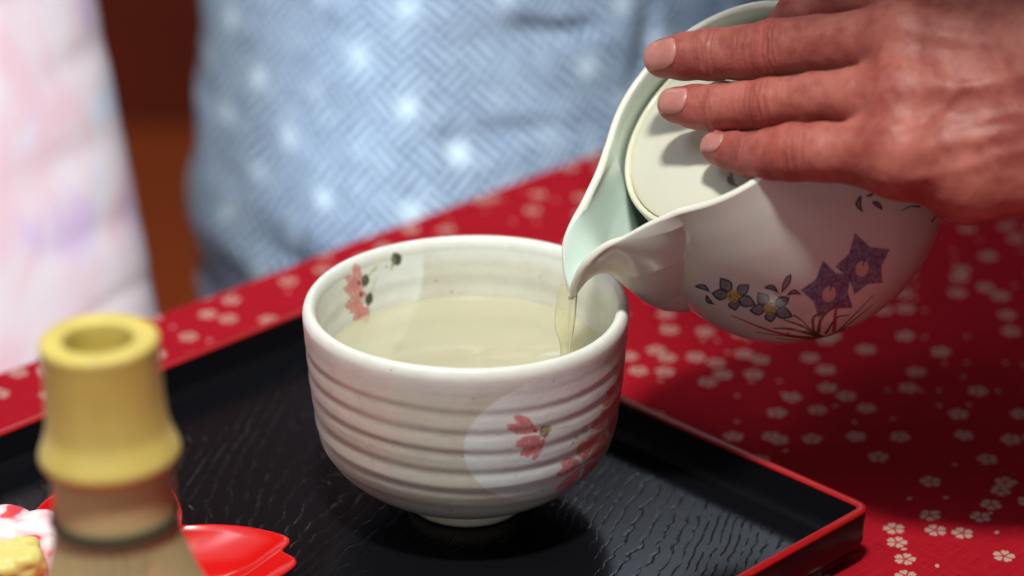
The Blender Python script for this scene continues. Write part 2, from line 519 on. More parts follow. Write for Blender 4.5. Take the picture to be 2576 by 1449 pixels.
def build_bowl():
    root = empty('tea_bowl', (0, 0, BZ))
    tag(root, 'ridged cream tea bowl painted with pink cherry blossoms, standing on the black tray', 'bowl')
    N = 840
    out = spline(OUT, 300)
    rim = []
    rc, zc, hw = 0.05735, 0.0842, 0.00258
    for a in np.linspace(-0.12, math.pi + 0.12, 26):
        rim.append((rc + hw * math.cos(a), zc + 0.0042 * math.sin(a) if a < math.pi / 2 else zc + 0.0042 * math.sin(a)))
    rim = np.array(rim)
    inn = spline([(rc - hw - 0.0001, zc - 0.0012)] + INN[1:], 190)
    prof = np.vstack([out[:-1], rim, inn])
    no = len(out) - 1; nrim = len(rim)
    th = np.linspace(-np.pi, np.pi, N, endpoint=False)
    R = np.repeat(prof[:, :1], N, 1); Z = np.repeat(prof[:, 1:], N, 1); TH = np.repeat(th[None], len(prof), 0)
    # throwing rings: slightly tilted, uneven
    k = np.zeros_like(R); zz = Z[:no]
    ph = (zz + 0.0011 * np.sin(TH[:no] + 0.7) + 0.0005 * np.sin(3 * TH[:no])) / 0.0082
    ridge = np.sin(2 * np.pi * ph) + 0.22 * np.sin(4 * np.pi * ph + 0.9)
    env = sstep(0.020, 0.030, zz) * (1 - sstep(0.072, 0.081, zz))
    amp = 0.00012 * (1 + 0.5 * vnoise(np.stack([np.cos(TH[:no]).ravel() * 2, np.sin(TH[:no]).ravel() * 2, zz.ravel() * 120], -1), 5).reshape(zz.shape))
    R[:no] += ridge * env * amp
    zi = Z[no + nrim:]
    R[no + nrim:] += 0.00010 * np.sin(2 * np.pi * (zi + 0.001 * np.sin(TH[no + nrim:])) / 0.0085) * (1 - sstep(0.074, 0.08, zi)) * sstep(0.02, 0.03, zi)
    # hand-made wobble
    wob = 1 + 0.004 * np.cos(2 * TH + 0.6) + 0.003 * np.cos(3 * TH - 1)
    R *= wob
    Z += sstep(0.05, 0.088, Z) * (0.0006 * np.cos(2 * TH + 1.1) + 0.0004 * np.cos(3 * TH))
    X = R * np.sin(TH); Y = -R * np.cos(TH)
    P = np.stack([X, Y, Z - BZ], -1).reshape(-1, 3)
    # ---- painted colours
    col = np.tile(CREAM, (len(P), 1)).reshape(len(prof), N, 3)
    warm = vnoise(np.stack([X.ravel() * 30, Y.ravel() * 30, Z.ravel() * 45], -1), 8).reshape(X.shape)
    col *= (1 + 0.06 * warm)[..., None]
    # whiter lip; lighter along the crests, darker in the furrows
    lip = sstep(0.076, 0.084, Z)
    col = col * (1 - 0.75 * lip[..., None]) + np.array([0.80, 0.80, 0.76]) * 0.75 * lip[..., None]
    furr = np.zeros_like(R); furr[:no] = ridge * env
    col *= (1 + 0.07 * np.clip(furr, -1.2, 1.2))[..., None]
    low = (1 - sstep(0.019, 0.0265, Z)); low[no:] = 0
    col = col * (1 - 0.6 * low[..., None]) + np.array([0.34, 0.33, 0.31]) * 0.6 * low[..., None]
    inside = np.zeros(R.shape, bool); inside[no + nrim // 2:] = True
    ARC = 0.057

    def blend(mask, c):
        nonlocal col
        col = col * (1 - mask[..., None]) + np.asarray(c) * mask[..., None]

    def surf(sel, t0):
        d = (TH - t0 + np.pi) % (2 * np.pi) - np.pi
        return d * ARC, Z

    # white discs
    sx, sz = surf(None, 0.035 / ARC)
    rad = 0.030
    dd = np.hypot(sx * rad / 0.0352, (sz - 0.0572) * rad / 0.0268)
    dd = dd + 0.0006 * warm
    blend((1 - sstep(rad - 0.0006, rad + 0.0005, dd)) * (~inside) * 0.92, PWHITE)
    ta, za = bowl_hit(1062, 640, True); tb, zb = bowl_hit(800, 760, True)
    t1 = ta + 0.0365 / ARC
    sx1, sz1 = surf(None, t1)
    dd = np.hypot(sx1, (sz1 - 0.0795) * 0.92) + 0.0006 * warm
    blend((1 - sstep(0.0360, 0.0375, dd)) * inside * (1 - 0.6 * sstep(0.082, 0.086, Z)) * 0.9, np.array([0.82, 0.83, 0.80]))

    def paint_poly(poly_az, inner, c, soft=0.0004, alpha=0.9, streak=0.5):
        """poly in (arc metres about azimuth 0, height)"""
        poly = np.asarray(poly_az); c0 = poly.mean(0); t0 = c0[0] / ARC
        d = (TH - t0 + np.pi) % (2 * np.pi) - np.pi
        A = d * ARC + c0[0]
        lo = poly.min(0) - 0.001; hi = poly.max(0) + 0.001
        s = (A > lo[0]) & (A < hi[0]) & (Z > lo[1]) & (Z < hi[1]) & (inside if inner else ~inside)
        if not s.any(): return
        q = np.stack([A[s], Z[s]], -1)
        sd = poly_sd(q, poly) + 0.00018 * vnoise(q * 1500, 11)
        mk = (1 - sstep(-soft, soft, sd)) * alpha * (1 - streak * np.clip(vnoise(q * [2200, 900], 17), 0, 1))
        col[s] = col[s] * (1 - mk[:, None]) + np.asarray(c) * mk[:, None]

    def az(px, py, inner):
        t, z = bowl_hit(px, py, inner); return np.array([t * ARC, z])

    def px_petal(foot, tip, wd, inner, c=PINK, **kw):
        a = az(*foot, inner); b = az(*tip, inner); v = b - a; L = np.hypot(*v)
        paint_poly(petal(a, math.atan2(v[1], v[0]), L * 1.06, wd * 1.22), inner, c, **kw)

    def px_dab(a, b, wd, inner, c, **kw):
        a = az(*a, inner); b = az(*b, inner); v = b - a; L = np.hypot(*v); n = np.array([-v[1], v[0]]) / L
        t = np.linspace(0, 1, 7); up = [a + v * q + n * wd * math.sin(math.pi * (0.12 + 0.76 * q)) * 0.5 for q in t]
        dn = [a + v * q - n * wd * math.sin(math.pi * (0.12 + 0.76 * q)) * 0.5 for q in t[::-1]]
        paint_poly(np.array(up + dn), inner, c, **kw)
    GREEN = (0.36, 0.34, 0.08); DKG = (0.045, 0.045, 0.012); PALEG = (0.52, 0.54, 0.22)
    # outside: the single blossom and its bud stalk
    px_petal((1352, 1088), (1286, 1058), 0.0062, False)
    px_petal((1362, 1095), (1304, 1132), 0.0070, False)
    px_petal((1372, 1098), (1332, 1152), 0.0048, False)
    px_dab((1338, 1078), (1368, 1084), 0.0022, False, PINK2, alpha=0.5)
    px_dab((1340, 1086), (1354, 1080), 0.0011, False, (0.09, 0.05, 0.03))
    px_dab((1364, 1072), (1374, 1098), 0.0038, False, (0.22, 0.17, 0.09))
    px_dab((1374, 1072), (1384, 1086), 0.0026, False, GREEN)
    px_dab((1384, 1080), (1440, 1072), 0.0008, False, PALEG, alpha=0.6)
    px_dab((1466, 1078), (1478, 1082), 0.0030, False, PALEG)
    px_dab((1446, 1098), (1456, 1104), 0.0016, False, PALEG)
    # outside: the spray on the right
    for (cx_, cy_), rot_, rr_ in (((1470, 1166), 0.30, 0.0095), ((1524, 1078), 0.85, 0.0096), ((1558, 985), 0.20, 0.0090)):
        a_ = az(cx_, cy_, False)
        for k_ in range(5):
            an_ = rot_ + k_ * 2 * math.pi / 5; sh_ = 0.90 + 0.2 * random.random()
            f_ = a_ + 0.0014 * np.array([math.cos(an_), math.sin(an_)])
            pp_ = petal(f_, an_, rr_ * sh_, 0.0078, 0.20); pp_[:, 0] = a_[0] + (pp_[:, 0] - a_[0]) * 1.45
            paint_poly(pp_, False, PINK * (1.05 + 0.2 * random.random()), alpha=0.86)
        for k_ in range(5):
            an_ = rot_ + 0.63 + k_ * 2 * math.pi / 5; b_ = a_ + 0.0016 * np.array([math.cos(an_), math.sin(an_)])
            paint_poly(petal(a_, an_, 0.0030, 0.0008, 0.0), False, PALEG, alpha=0.8)
    px_dab((1470, 1166), (1530, 1078), 0.0007, False, PALEG, alpha=0.7)
    px_dab((1530, 1078), (1552, 1010), 0.0007, False, PALEG, alpha=0.7)
    # inside: drooping blossom, buds and thin stalks
    px_petal((914, 712), (880, 692), 0.0090, True, PINK2)
    px_petal((918, 722), (866, 712), 0.0060, True, PINK2)
    px_petal((922, 740), (870, 750), 0.0085, True, PINK2)
    px_petal((916, 758), (884, 796), 0.0060, True, PINK2)
    px_petal((926, 768), (910, 812), 0.0062, True, PINK2)
    px_petal((922, 772), (896, 794), 0.0048, True, PINK2)
    px_dab((899, 708), (904, 716), 0.0016, True, (0.05, 0.03, 0.02)); px_dab((904, 736), (910, 744), 0.0018, True, (0.05, 0.03, 0.02))
    px_dab((921, 690), (916, 720), 0.0042, True, DKG, alpha=0.97, streak=0.3)
    px_dab((932, 736), (924, 768), 0.0044, True, DKG, alpha=0.97, streak=0.3)
    px_dab((986, 660), (990, 628), 0.0056, True, DKG, alpha=0.97, streak=0.3)
    px_dab((984, 678), (988, 658), 0.0013, True, GREEN)
    px_dab((928, 690), (950, 668), 0.0014, True, PALEG); px_dab((932, 734), (948, 696), 0.0012, True, PALEG, alpha=0.7)
    # brown flecks in the glaze
    for _ in range(150):
        t = rng.uniform(-np.pi, np.pi); z = rng.uniform(0.022, 0.088); rr = rng.uniform(0.0002, 0.00055)
        j = int((t + np.pi) / (2 * np.pi) * N)
        d = ((TH - t + np.pi) % (2 * np.pi) - np.pi) * ARC
        jj = np.arange(j - 4, j + 5) % N
        sub = np.hypot(d[:, jj], Z[:, jj] - z)
        side = inside[:, jj] if rng.random() < 0.6 else ~inside[:, jj]
        mk = (1 - sstep(rr * 0.5, rr * 1.5, sub)) * side * 0.6
        col[:, jj] = col[:, jj] * (1 - mk[..., None]) + np.array([0.16, 0.10, 0.05]) * mk[..., None]
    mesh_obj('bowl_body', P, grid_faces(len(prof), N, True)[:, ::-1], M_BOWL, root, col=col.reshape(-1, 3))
    v, f = lathe([(0.0205, 0.0066), (0.0214, 0.0052), (0.0222, 0.0054), (0.0226, 0.0070), (0.0227, 0.0118), (0.0150, 0.0120), (0.0150, 0.0070), (0.0180, 0.0062), (0.0205, 0.0066)], 160)
    v[:, 2] -= BZ - 0.0002
    mesh_obj('foot_ring', v, f, M_CLAY, root)


build_bowl()

# ------------------------------------------------------------------ tea in the bowl, tea being poured
ZTEA = 0.0640


def build_tea():
    n = 160; rs = [0.0002, 0.01, 0.02, 0.03, 0.038, 0.043, 0.047, 0.0495, 0.0512, 0.0521, 0.0530, 0.0540]
    V = []
    jx, jy = 0.0375, -0.016                         # where the stream lands
    for r in rs:
        for t in np.linspace(0, 2 * np.pi, n, endpoint=False):
            x, y = r * math.cos(t), r * math.sin(t)
            d = math.hypot(x - jx, y - jy)
            z = ZTEA + 0.0006 * math.cos(d * 800) * math.exp(-d * 60) + (0.0007 * ((r - 0.0495) / 0.0032) ** 2 if r > 0.0495 else 0)
            V.append((x, y, z))
    m = Mat('green_tea')
    nt = m.nt; out = nt.nodes['Material Output']
    tr = m.node('BsdfTransparent'); tr.inputs[0].default_value = (0.95, 0.92, 0.76, 1)
    df = m.node('BsdfDiffuse'); df.inputs[0].default_value = (0.93, 0.88, 0.70, 1)
    gl = m.node('BsdfGlossy'); gl.inputs['Roughness'].default_value = 0.03
    fr = m.node('Fresnel'); fr.inputs[0].default_value = 1.33
    m1 = m.node('MixShader'); m1.inputs[0].default_value = 0.32; nt.links.new(tr.outputs[0], m1.inputs[1]); nt.links.new(df.outputs[0], m1.inputs[2])
    m2 = m.node('MixShader'); nt.links.new(fr.outputs[0], m2.inputs[0]); nt.links.new(m1.outputs[0], m2.inputs[1]); nt.links.new(gl.outputs[0], m2.inputs[2])
    nt.links.new(m2.outputs[0], out.inputs[0]); nt.nodes.remove(m.b)
    o = mesh_obj('tea', V, grid_faces(len(V) // n, n, True)[:, ::-1], m.m)
    tag(o, 'pale yellow green tea filling the cream bowl', 'tea')


build_tea()


def build_stream():
    # rows: photo x of left and right edge, photo y, thickness (m)
    rows = [(1412, 1452, 716, 0.0016), (1403, 1452, 738, 0.0026), (1399, 1451, 760, 0.0036), (1396, 1450, 785, 0.0042), (1395, 1447, 808, 0.0042), (1398, 1443, 830, 0.0036),
            (1405, 1440, 850, 0.0030), (1408, 1437, 868, 0.0026), (1409, 1436, 890, 0.0028), (1408, 1438, 925, 0.0034)]
    rows = spline(rows, 60); V = []; n = 26
    dz = 0.0085
    for i, (a, b, y, th) in enumerate(rows):
        tw = 0.5 * math.sin(i * 0.13)
        for t in np.linspace(0, 2 * np.pi, n, endpoint=False):
            u = math.cos(t); v = math.sin(t)
            px = (a + b) / 2 + (b - a) / 2 * u
            # a flat ribbon with a rolled edge on its right side
            roll = math.exp(-((u - 0.72) / 0.28) ** 2)
            wv = 0.35 + 0.75 * roll
            d = dz + th * 0.5 * v * wv + 0.0012 * tw * u
            V.append(at(px + 0.6 * math.sin(i * 0.23 + t), y, d))
    F = [tuple(f) for f in grid_faces(len(rows), n, True)]
    F.append(tuple(range(n))[::-1]); F.append(tuple(range(len(V) - n, len(V))))
    m = Mat('clear_tea'); nt = m.nt; out = nt.nodes['Material Output']
    tr = m.node('BsdfTransparent'); tr.inputs[0].default_value = (0.95, 0.93, 0.80, 1)
    rf = m.node('BsdfRefraction'); rf.inputs[0].default_value = (0.97, 0.95, 0.84, 1); rf.inputs['IOR'].default_value = 1.20; rf.inputs['Roughness'].default_value = 0.06
    df = m.node('BsdfDiffuse'); df.inputs[0].default_value = (0.90, 0.86, 0.70, 1)
    gl = m.node('BsdfGlossy'); gl.inputs['Roughness'].default_value = 0.05
    fr = m.node('Fresnel'); fr.inputs[0].default_value = 1.33
    m0 = m.node('MixShader'); m0.inputs[0].default_value = 0.45; nt.links.new(tr.outputs[0], m0.inputs[1]); nt.links.new(rf.outputs[0], m0.inputs[2])
    m1 = m.node('MixShader'); m1.inputs[0].default_value = 0.14; nt.links.new(m0.outputs[0], m1.inputs[1]); nt.links.new(df.outputs[0], m1.inputs[2])
    m2 = m.node('MixShader'); nt.links.new(fr.outputs[0], m2.inputs[0]); nt.links.new(m1.outputs[0], m2.inputs[1]); nt.links.new(gl.outputs[0], m2.inputs[2])
    nt.links.new(m2.outputs[0], out.inputs[0]); nt.nodes.remove(m.b)
    o = mesh_obj('poured_tea', V, F, m.m)
    tag(o, 'clear stream of tea falling from the teapot lip into the bowl', 'tea')


build_stream()

# ------------------------------------------------------------------ teapot
# the pot's own frame in photo pixels: x towards the lip, z out of its mouth, y to the side that faces us
PC = np.array([1849.2, 308.0]); UH = np.array([-0.7222, 0.6917]); VH = np.array([0.6917, 0.7222]); MM, KK = 0.613, 0.790
PD = 0.0125                                        # metres nearer than the bowl's middle
SC = (DREF - PD) / FPX                             # metres per pixel there
TOW = -FWD
X_W = UH[0] * RIGHT - UH[1] * UP
Y_W = MM * (VH[0] * RIGHT - VH[1] * UP) + KK * TOW
Z_W = -KK * (VH[0] * RIGHT - VH[1] * UP) + MM * TOW
PO = at(PC[0], PC[1], PD)
POTM = Matrix((( *[X_W[0], Y_W[0], Z_W[0]], PO[0]), (X_W[1], Y_W[1], Z_W[1], PO[1]), (X_W[2], Y_W[2], Z_W[2], PO[2]), (0, 0, 0, 1)))


def uv_of(px, py):
    d = np.array([px, py]) - PC; return np.array([d @ UH, d @ VH])


def build_pot():
    root = empty('teapot'); root.matrix_world = POTM
    tag(root, 'cream porcelain teapot painted with purple bellflowers, tilted over the bowl', 'teapot')
    body = spline([(235, -571), (262, -566), (302, -533), (346, -480), (379, -418), (398, -345), (405, -275), (401, -190), (386, -100), (364, -20), (344, 40), (334, 72)], 400)
    bz = body[:, 1]; br = body[:, 0]

    def rb(z): return np.interp(z, bz, br)
    phd = np.concatenate([np.linspace(-34, 34, 200, endpoint=False), np.linspace(34, 150, 400, endpoint=False), np.linspace(150, 326, 140, endpoint=False)])
    NP = len(phd)
    A = np.abs((phd + 180) % 360 - 180)
    # mouth line: distance from the axis and height, by azimuth
    kA = [0, 1.2, 3.5, 7.2, 11.5, 17.8, 25, 33.5, 42, 60]; kr = [596, 588, 568, 524, 466, 412, 372, 348, 337, 334]; kz = [-50, -38, 0, 44, 64, 70, 72, 73, 73, 73]
    kc = spline(np.stack([kA, kr, kz], -1), 400)
    rim_r = np.interp(A, kc[:, 0], kc[:, 1]); rim_z = np.interp(A, kc[:, 0], kc[:, 2])
    # spout bulge: where it leaves the body and how far its nose stands out, by height
    zs = [-345, -330, -280, -210, -100, -30, 40]; wa = [0.5, 4, 9, 14, 25, 31, 36]
    nz = [-345, -330, -280, -240, -200, -130, -70, 0]; nr = [400, 418, 452, 468, 477, 484, 488, 492]

    def slice_r(a, z):
        b = rb(z); ww = np.interp(z, zs, wa); q = np.clip(a / ww, 0, 1)
        g = (1 - q ** 1.7) ** 1.15
        return b + np.maximum(np.interp(z, nz, nr) - b, 0) * g * (z > -346)
    ROW1, ROW2 = 190, 60
    P = np.zeros((ROW1 + ROW2, NP, 3)); RZ = np.zeros((ROW1 + ROW2, NP, 2))
    for j in range(NP):
        a = A[j]; zc = min(rim_z[j] - 60, -60.0)
        z1 = np.linspace(0, 1, ROW1)
        zz = np.interp(z1, [0, 0.16, 0.4, 1], [-571, -540, -440, zc])
        r1 = slice_r(a, zz)
        rc_ = r1[-1]; sd_ = rim_r[j] - rc_
        f = float(sstep(14.0, 36.0, np.array(a)))
        ctl = np.array([rc_ + 0.06 * sd_, max(rim_z[j] - 12, -10.0) * (1 - f) + (rim_z[j] - 40) * f])
        t = np.linspace(0, 1, ROW2 + 1)[1:, None]
        q0 = np.array([rc_, zc]); q2 = np.array([rim_r[j], rim_z[j]])
        up = (1 - t) ** 2 * q0 + 2 * t * (1 - t) * ctl + t ** 2 * q2
        z2 = np.linspace(zc, rim_z[j], ROW2 + 1)[1:]; tl = np.linspace(0, 1, ROW2 + 1)[1:]
        alt = slice_r(a, z2); alt = np.stack([alt + (rim_r[j] - alt[-1]) * tl ** 2, z2], -1)
        up = up * (1 - f) + alt * f
        RZ[:ROW1, j] = np.stack([r1, zz], -1); RZ[ROW1:, j] = up
    ph = np.radians(phd)
    P[..., 0] = RZ[..., 0] * np.cos(ph); P[..., 1] = RZ[..., 0] * np.sin(ph); P[..., 2] = RZ[..., 1]
    du = np.roll(P, -1, 1) - np.roll(P, 1, 1); dv = np.gradient(P, axis=0)
    nrm = np.cross(du, dv); nrm /= np.linalg.norm(nrm, axis=2, keepdims=True) + 1e-9
    for _ in range(4):                               # keep the inner skin smooth at the nose
        nrm = (np.roll(nrm, 1, 1) + 2 * nrm + np.roll(nrm, -1, 1)); nrm /= np.linalg.norm(nrm, axis=2, keepdims=True)
    TK = 21.0
    top = P[-1]; tn = nrm[-1]
    Q = P[::-1][:: 4] - nrm[::-1][:: 4] * TK
    ys = np.sign(P[::-1][::4][..., 1]); Q[..., 1] = np.where(A < 40, ys * np.maximum(np.abs(Q[..., 1]) * (np.sign(Q[..., 1]) == ys), 0.0), Q[..., 1])
    inn_top = Q[0]
    mid = (top + inn_top) / 2; half = (top - inn_top) / 2
    tang = P[-1] - P[-4]; tang /= np.linalg.norm(tang, axis=1, keepdims=True)
    hl = np.linalg.norm(half, axis=1, keepdims=True)
    arc = []
    for a in np.linspace(0, math.pi, 10)[1:-1]:
        arc.append(mid + half * math.cos(a) + tang * hl * math.sin(a) * 0.9)
    G = np.concatenate([P, np.array(arc), Q], 0)
    nrow = len(G)
    # ---- colour
    col = np.zeros((nrow, NP, 3)); col[:] = (0.53, 0.53, 0.475)
    mint = np.array([0.60, 0.70, 0.64]); no = len(P); na = len(arc)
    col[no:no + na] = (0.74, 0.72, 0.63)
    col[no + na:] = mint
    flat = G[:no].reshape(-1, 3); cf = col[:no].reshape(-1, 3)
    uvp = np.stack([flat[:, 0], MM * flat[:, 1] - KK * flat[:, 2]], -1); near = flat[:, 1] > -120

    def polyuv(pts): return np.array([uv_of(*p) for p in pts])

    def ink(pts, c, alpha=0.9, soft=2.0, outline=None, grain=0.2):
        pg = polyuv(pts); lo = pg.min(0) - 8; hi = pg.max(0) + 8
        s = np.where(near & (uvp[:, 0] > lo[0]) & (uvp[:, 0] < hi[0]) & (uvp[:, 1] > lo[1]) & (uvp[:, 1] < hi[1]))[0]
        if len(s) == 0: return
        q = uvp[s]; sd = poly_sd(q, pg)
        mk = (1 - sstep(-soft, soft * 0.6, sd)) * alpha * (1 - grain * (0.5 + 0.5 * vnoise(q / 6, 3)))
        cf[s] = cf[s] * (1 - mk[:, None]) + np.array(c) * mk[:, None]
        if outline is not None:
            mk = (1 - sstep(1.0, 3.2, np.abs(sd + 1.5))) * 0.85
            cf[s] = cf[s] * (1 - mk[:, None]) + np.array(outline) * mk[:, None]

    def stroke(pts, c, w0, w1=0.8, alpha=0.9):
        pts = spline(polyuv(pts), 24); lo = pts.min(0) - 12; hi = pts.max(0) + 12
        s = np.where(near & (uvp[:, 0] > lo[0]) & (uvp[:, 0] < hi[0]) & (uvp[:, 1] > lo[1]) & (uvp[:, 1] < hi[1]))[0]
        if len(s) == 0: return
        d, t = line_sd(uvp[s], pts); wd = w0 * (1 - t) + w1 * t
        mk = (1 - sstep(wd - 1.0, wd + 1.2, d)) * alpha
        cf[s] = cf[s] * (1 - mk[:, None]) + np.array(c) * mk[:, None]

    def leaf(a, b, wd, bend=0.0, n=9):
        a, b = np.array(a, float), np.array(b, float); v = b - a; nn = np.array([-v[1], v[0]]); L = np.hypot(*v); nn /= L
        t = np.linspace(0, 1, n); mid_ = a + v * t[:, None] + nn * (bend * L * np.sin(np.pi * t))[:, None]
        hw_ = (wd * np.sin(np.pi * t ** 0.8) * 0.5)[:, None]
        return np.vstack([mid_ + nn * hw_, (mid_ - nn * hw_)[::-1]])
    LINE = (0.020, 0.024, 0.035); SLATE = (0.085, 0.095, 0.14); PURP = (0.026, 0.032, 0.13); YEL = (0.42, 0.34, 0.03); DG = (0.05, 0.065, 0.035); RD = (0.26, 0.022, 0.02)
    # purple bellflowers (five-pointed stars)
    for (cx, cy), tips in (((2151, 676), [(2125, 588), (2222, 628), (2212, 712), (2138, 742), (2080, 672)]), ((2072, 739), [(2049, 656), (2126, 690), (2140, 775), (2052, 800), (1998, 730)])):
        pts = []
        for i, tp in enumerate(tips):
            nx = tips[(i + 1) % 5]; m_ = (np.array(tp) + np.array(nx)) / 2; cc = np.array([cx, cy])
            pts += [tp, tuple(cc + (m_ - cc) * 0.78)]
        ink(pts, PURP, 0.93, 2.5, grain=0.30)
    for cx, cy in ((2151, 677), (2072, 739)):
        ink([(cx + 18 * math.cos(a), cy + 20 * math.sin(a)) for a in np.linspace(0, 6.28, 16, endpoint=False)], (0.52, 0.40, 0.33), 0.92, 2, grain=0.1)
        stroke([(cx + 4, cy - 22), (cx + 2, cy - 8)], PURP, 2.5, 1.5)
    # slate blossoms with yellow middles
    for (cx, cy), tips in (((1838, 745), [(1803, 699), (1874, 717), (1894, 767), (1847, 781), (1786, 737)]), ((1930, 775), [(1895, 735), (1975, 748), (1988, 796), (1936, 811), (1880, 781)])):
        for tp in tips:
            v = np.array(tp) - (cx, cy); st = np.array([cx, cy]) + v * 0.22
            ink(leaf(st, tp, 30, 0.0), SLATE, 0.88, 1.6, outline=LINE)
        ink([(cx + 17 * math.cos(a), cy + 16 * math.sin(a)) for a in np.linspace(0, 6.28, 14, endpoint=False)], YEL, 0.92, 3)
        for _ in range(14):
            a, r_ = random.random() * 6.28, 15 * math.sqrt(random.random()); x_, y_ = cx + r_ * math.cos(a), cy + r_ * math.sin(a)
            stroke([(x_, y_), (x_ + 1.5, y_ + 1)], LINE, 1.1, 1.0, 0.8)
    for a, b, wd, bd in (((1745, 720), (1782, 735), 13, -0.15), ((1774, 742), (1797, 766), 10, 0.15), ((1909, 724), (1946, 738), 13, -0.2), ((1972, 690), (1953, 737), 17, 0.0),
                         ((1967, 742), (2003, 742), 12, -0.22), ((2178, 486), (2196, 500), 9, 0.1)):
        ink(leaf(a, b, wd, bd), SLATE, 0.88, 1.5, outline=LINE)
    for a, b, wd, bd in (((2138, 498), (2146, 540), 15, 0.25), ((2168, 514), (2196, 534), 13, -0.1), ((2150, 500), (2176, 490), 6, 0.1), ((1830, 436), (1848, 478), 14, 0.3)):
        ink(leaf(a, b, wd, bd), (0.09, 0.10, 0.11), 0.9, 1.5, outline=LINE)
    stroke([(2246, 535), (2272, 523), (2300, 523)], LINE, 1.0, 2.6); stroke([(2340, 558), (2350, 547), (2360, 541)], LINE, 2.4, 0.8)
    # grass blades and red reed
    base = (2072, 850)
    for pts, c, w0, w1 in (([(2080, 850), (1990, 828), (1946, 826)], DG, 4.5, 2.0), ([(2066, 846), (2020, 822), (1968, 804)], DG, 5, 1.5), ([(2060, 852), (1990, 846), (1984, 836)], DG, 4, 1.5),
                           ([(2050, 842), (2040, 800), (2062, 785)], DG, 4.5, 2), ([(2060, 838), (2062, 800), (2096, 764)], DG, 5.5, 2), ([(2082, 838), (2100, 800), (2132, 792)], DG, 4, 1.2),
                           ([(2110, 840), (2140, 800), (2190, 742)], DG, 2.6, 0.8), ([(2112, 842), (2150, 805), (2195, 765)], DG, 2.6, 0.8), ([(2100, 845), (2130, 830), (2150, 822)], DG, 2.5, 0.8),
                           ([(2055, 850), (1980, 846), (1905, 836)], DG, 2.0, 0.8), ([(2120, 848), (2080, 862), (1960, 852)], DG, 2.2, 0.8), ([(2066, 858), (1945, 834), (1838, 793)], RD, 4.2, 0.9),
                           ([(2102, 832), (2096, 800), (2095, 776)], RD, 6, 3), ([(2090, 852), (2120, 838), (2135, 828)], DG, 6, 2), ([(1990, 792), (2020, 812), (2045, 835)], DG, 2.0, 1.2)):
        stroke(pts, c, w0, w1)
    col[:no] = cf.reshape(no, NP, 3)
    V = G.reshape(-1, 3) * SC
    F = grid_faces(nrow, NP, True)
    F = [tuple(f) for f in F]
    F.append(tuple(range(NP))[::-1]); F.append(tuple(range((nrow - 1) * NP, nrow * NP)))
    mesh_obj('pot_body', V, F, M_POT, root, col=col.reshape(-1, 3))
    # lid seat: the ring the lid sits in, a dam across the spout
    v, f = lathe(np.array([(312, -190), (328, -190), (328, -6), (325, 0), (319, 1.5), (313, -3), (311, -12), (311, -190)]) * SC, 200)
    sc = np.tile((0.66, 0.64, 0.49), (len(v), 1)); sc[v[:, 2] < -20 * SC] = (0.16, 0.16, 0.12)  # wall below the seat coloured dark for the shade in the trough
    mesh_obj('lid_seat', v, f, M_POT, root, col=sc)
    # strainer below the seat: flat dark discs stand for the shade in its holes
    hv, hf = [], []
    for i in range(9):
        for k in range(4):
            a = math.radians(-16 + i * 4); z = -60 - k * 28
            o_ = np.array([332 * math.cos(a), 332 * math.sin(a), z]); t_ = np.array([-math.sin(a), math.cos(a), 0]); n0 = len(hv)
            for b in np.linspace(0, 2 * np.pi, 10, endpoint=False): hv.append((o_ + t_ * 7 * math.cos(b) + np.array([0, 0, 7 * math.sin(b)])) * SC)
            hf.append(tuple(range(n0, n0 + 10)))
    mesh_obj('strainer_hole_shade', hv, hf, m_simple('hole_shade', (0.02, 0.018, 0.012), 0.8), root, smooth=False)['kind'] = 'stuff'
    # lid
    lp = spline([(0, 30), (60, 28), (150, 22), (240, 12), (290, 3), (307, -2), (309, -7), (300, -14), (200, -14), (1, -14)], 90)
    v, f = lathe(lp, 300)
    lc = np.tile((0.64, 0.60, 0.50), (len(v), 1)); uvl = np.stack([v[:, 0], MM * v[:, 1] - KK * v[:, 2]], -1)
    for pg, wd in ((leaf((1831, 436), (1846, 478), 18, 0.30), 0), (leaf((1858, 442), (1872, 440), 8, 0.1), 0)):
        sd = poly_sd(uvl, polyuv(pg)); mk = (1 - sstep(-2, 1.5, sd)) * 0.88; lc = lc * (1 - mk[:, None]) + np.array([0.09, 0.10, 0.11]) * mk[:, None]
    edge = sstep(285, 306, np.hypot(v[:, 0], v[:, 1]))[:, None]; lc = lc * (1 - 0.35 * edge) + np.array([0.66, 0.58, 0.36]) * 0.35 * edge
    lid = mesh_obj('lid', v * SC, f, M_POT, root, col=lc)
    v, f = lathe(np.array([(46, 24), (38, 34), (36, 48), (46, 62), (58, 78), (60, 96), (48, 110), (24, 117), (0.5, 119)]) * SC, 80)
    mesh_obj('knob', v, f, M_POT, lid, col=np.tile((0.70, 0.67, 0.60), (len(v), 1)))
    return root


build_pot()


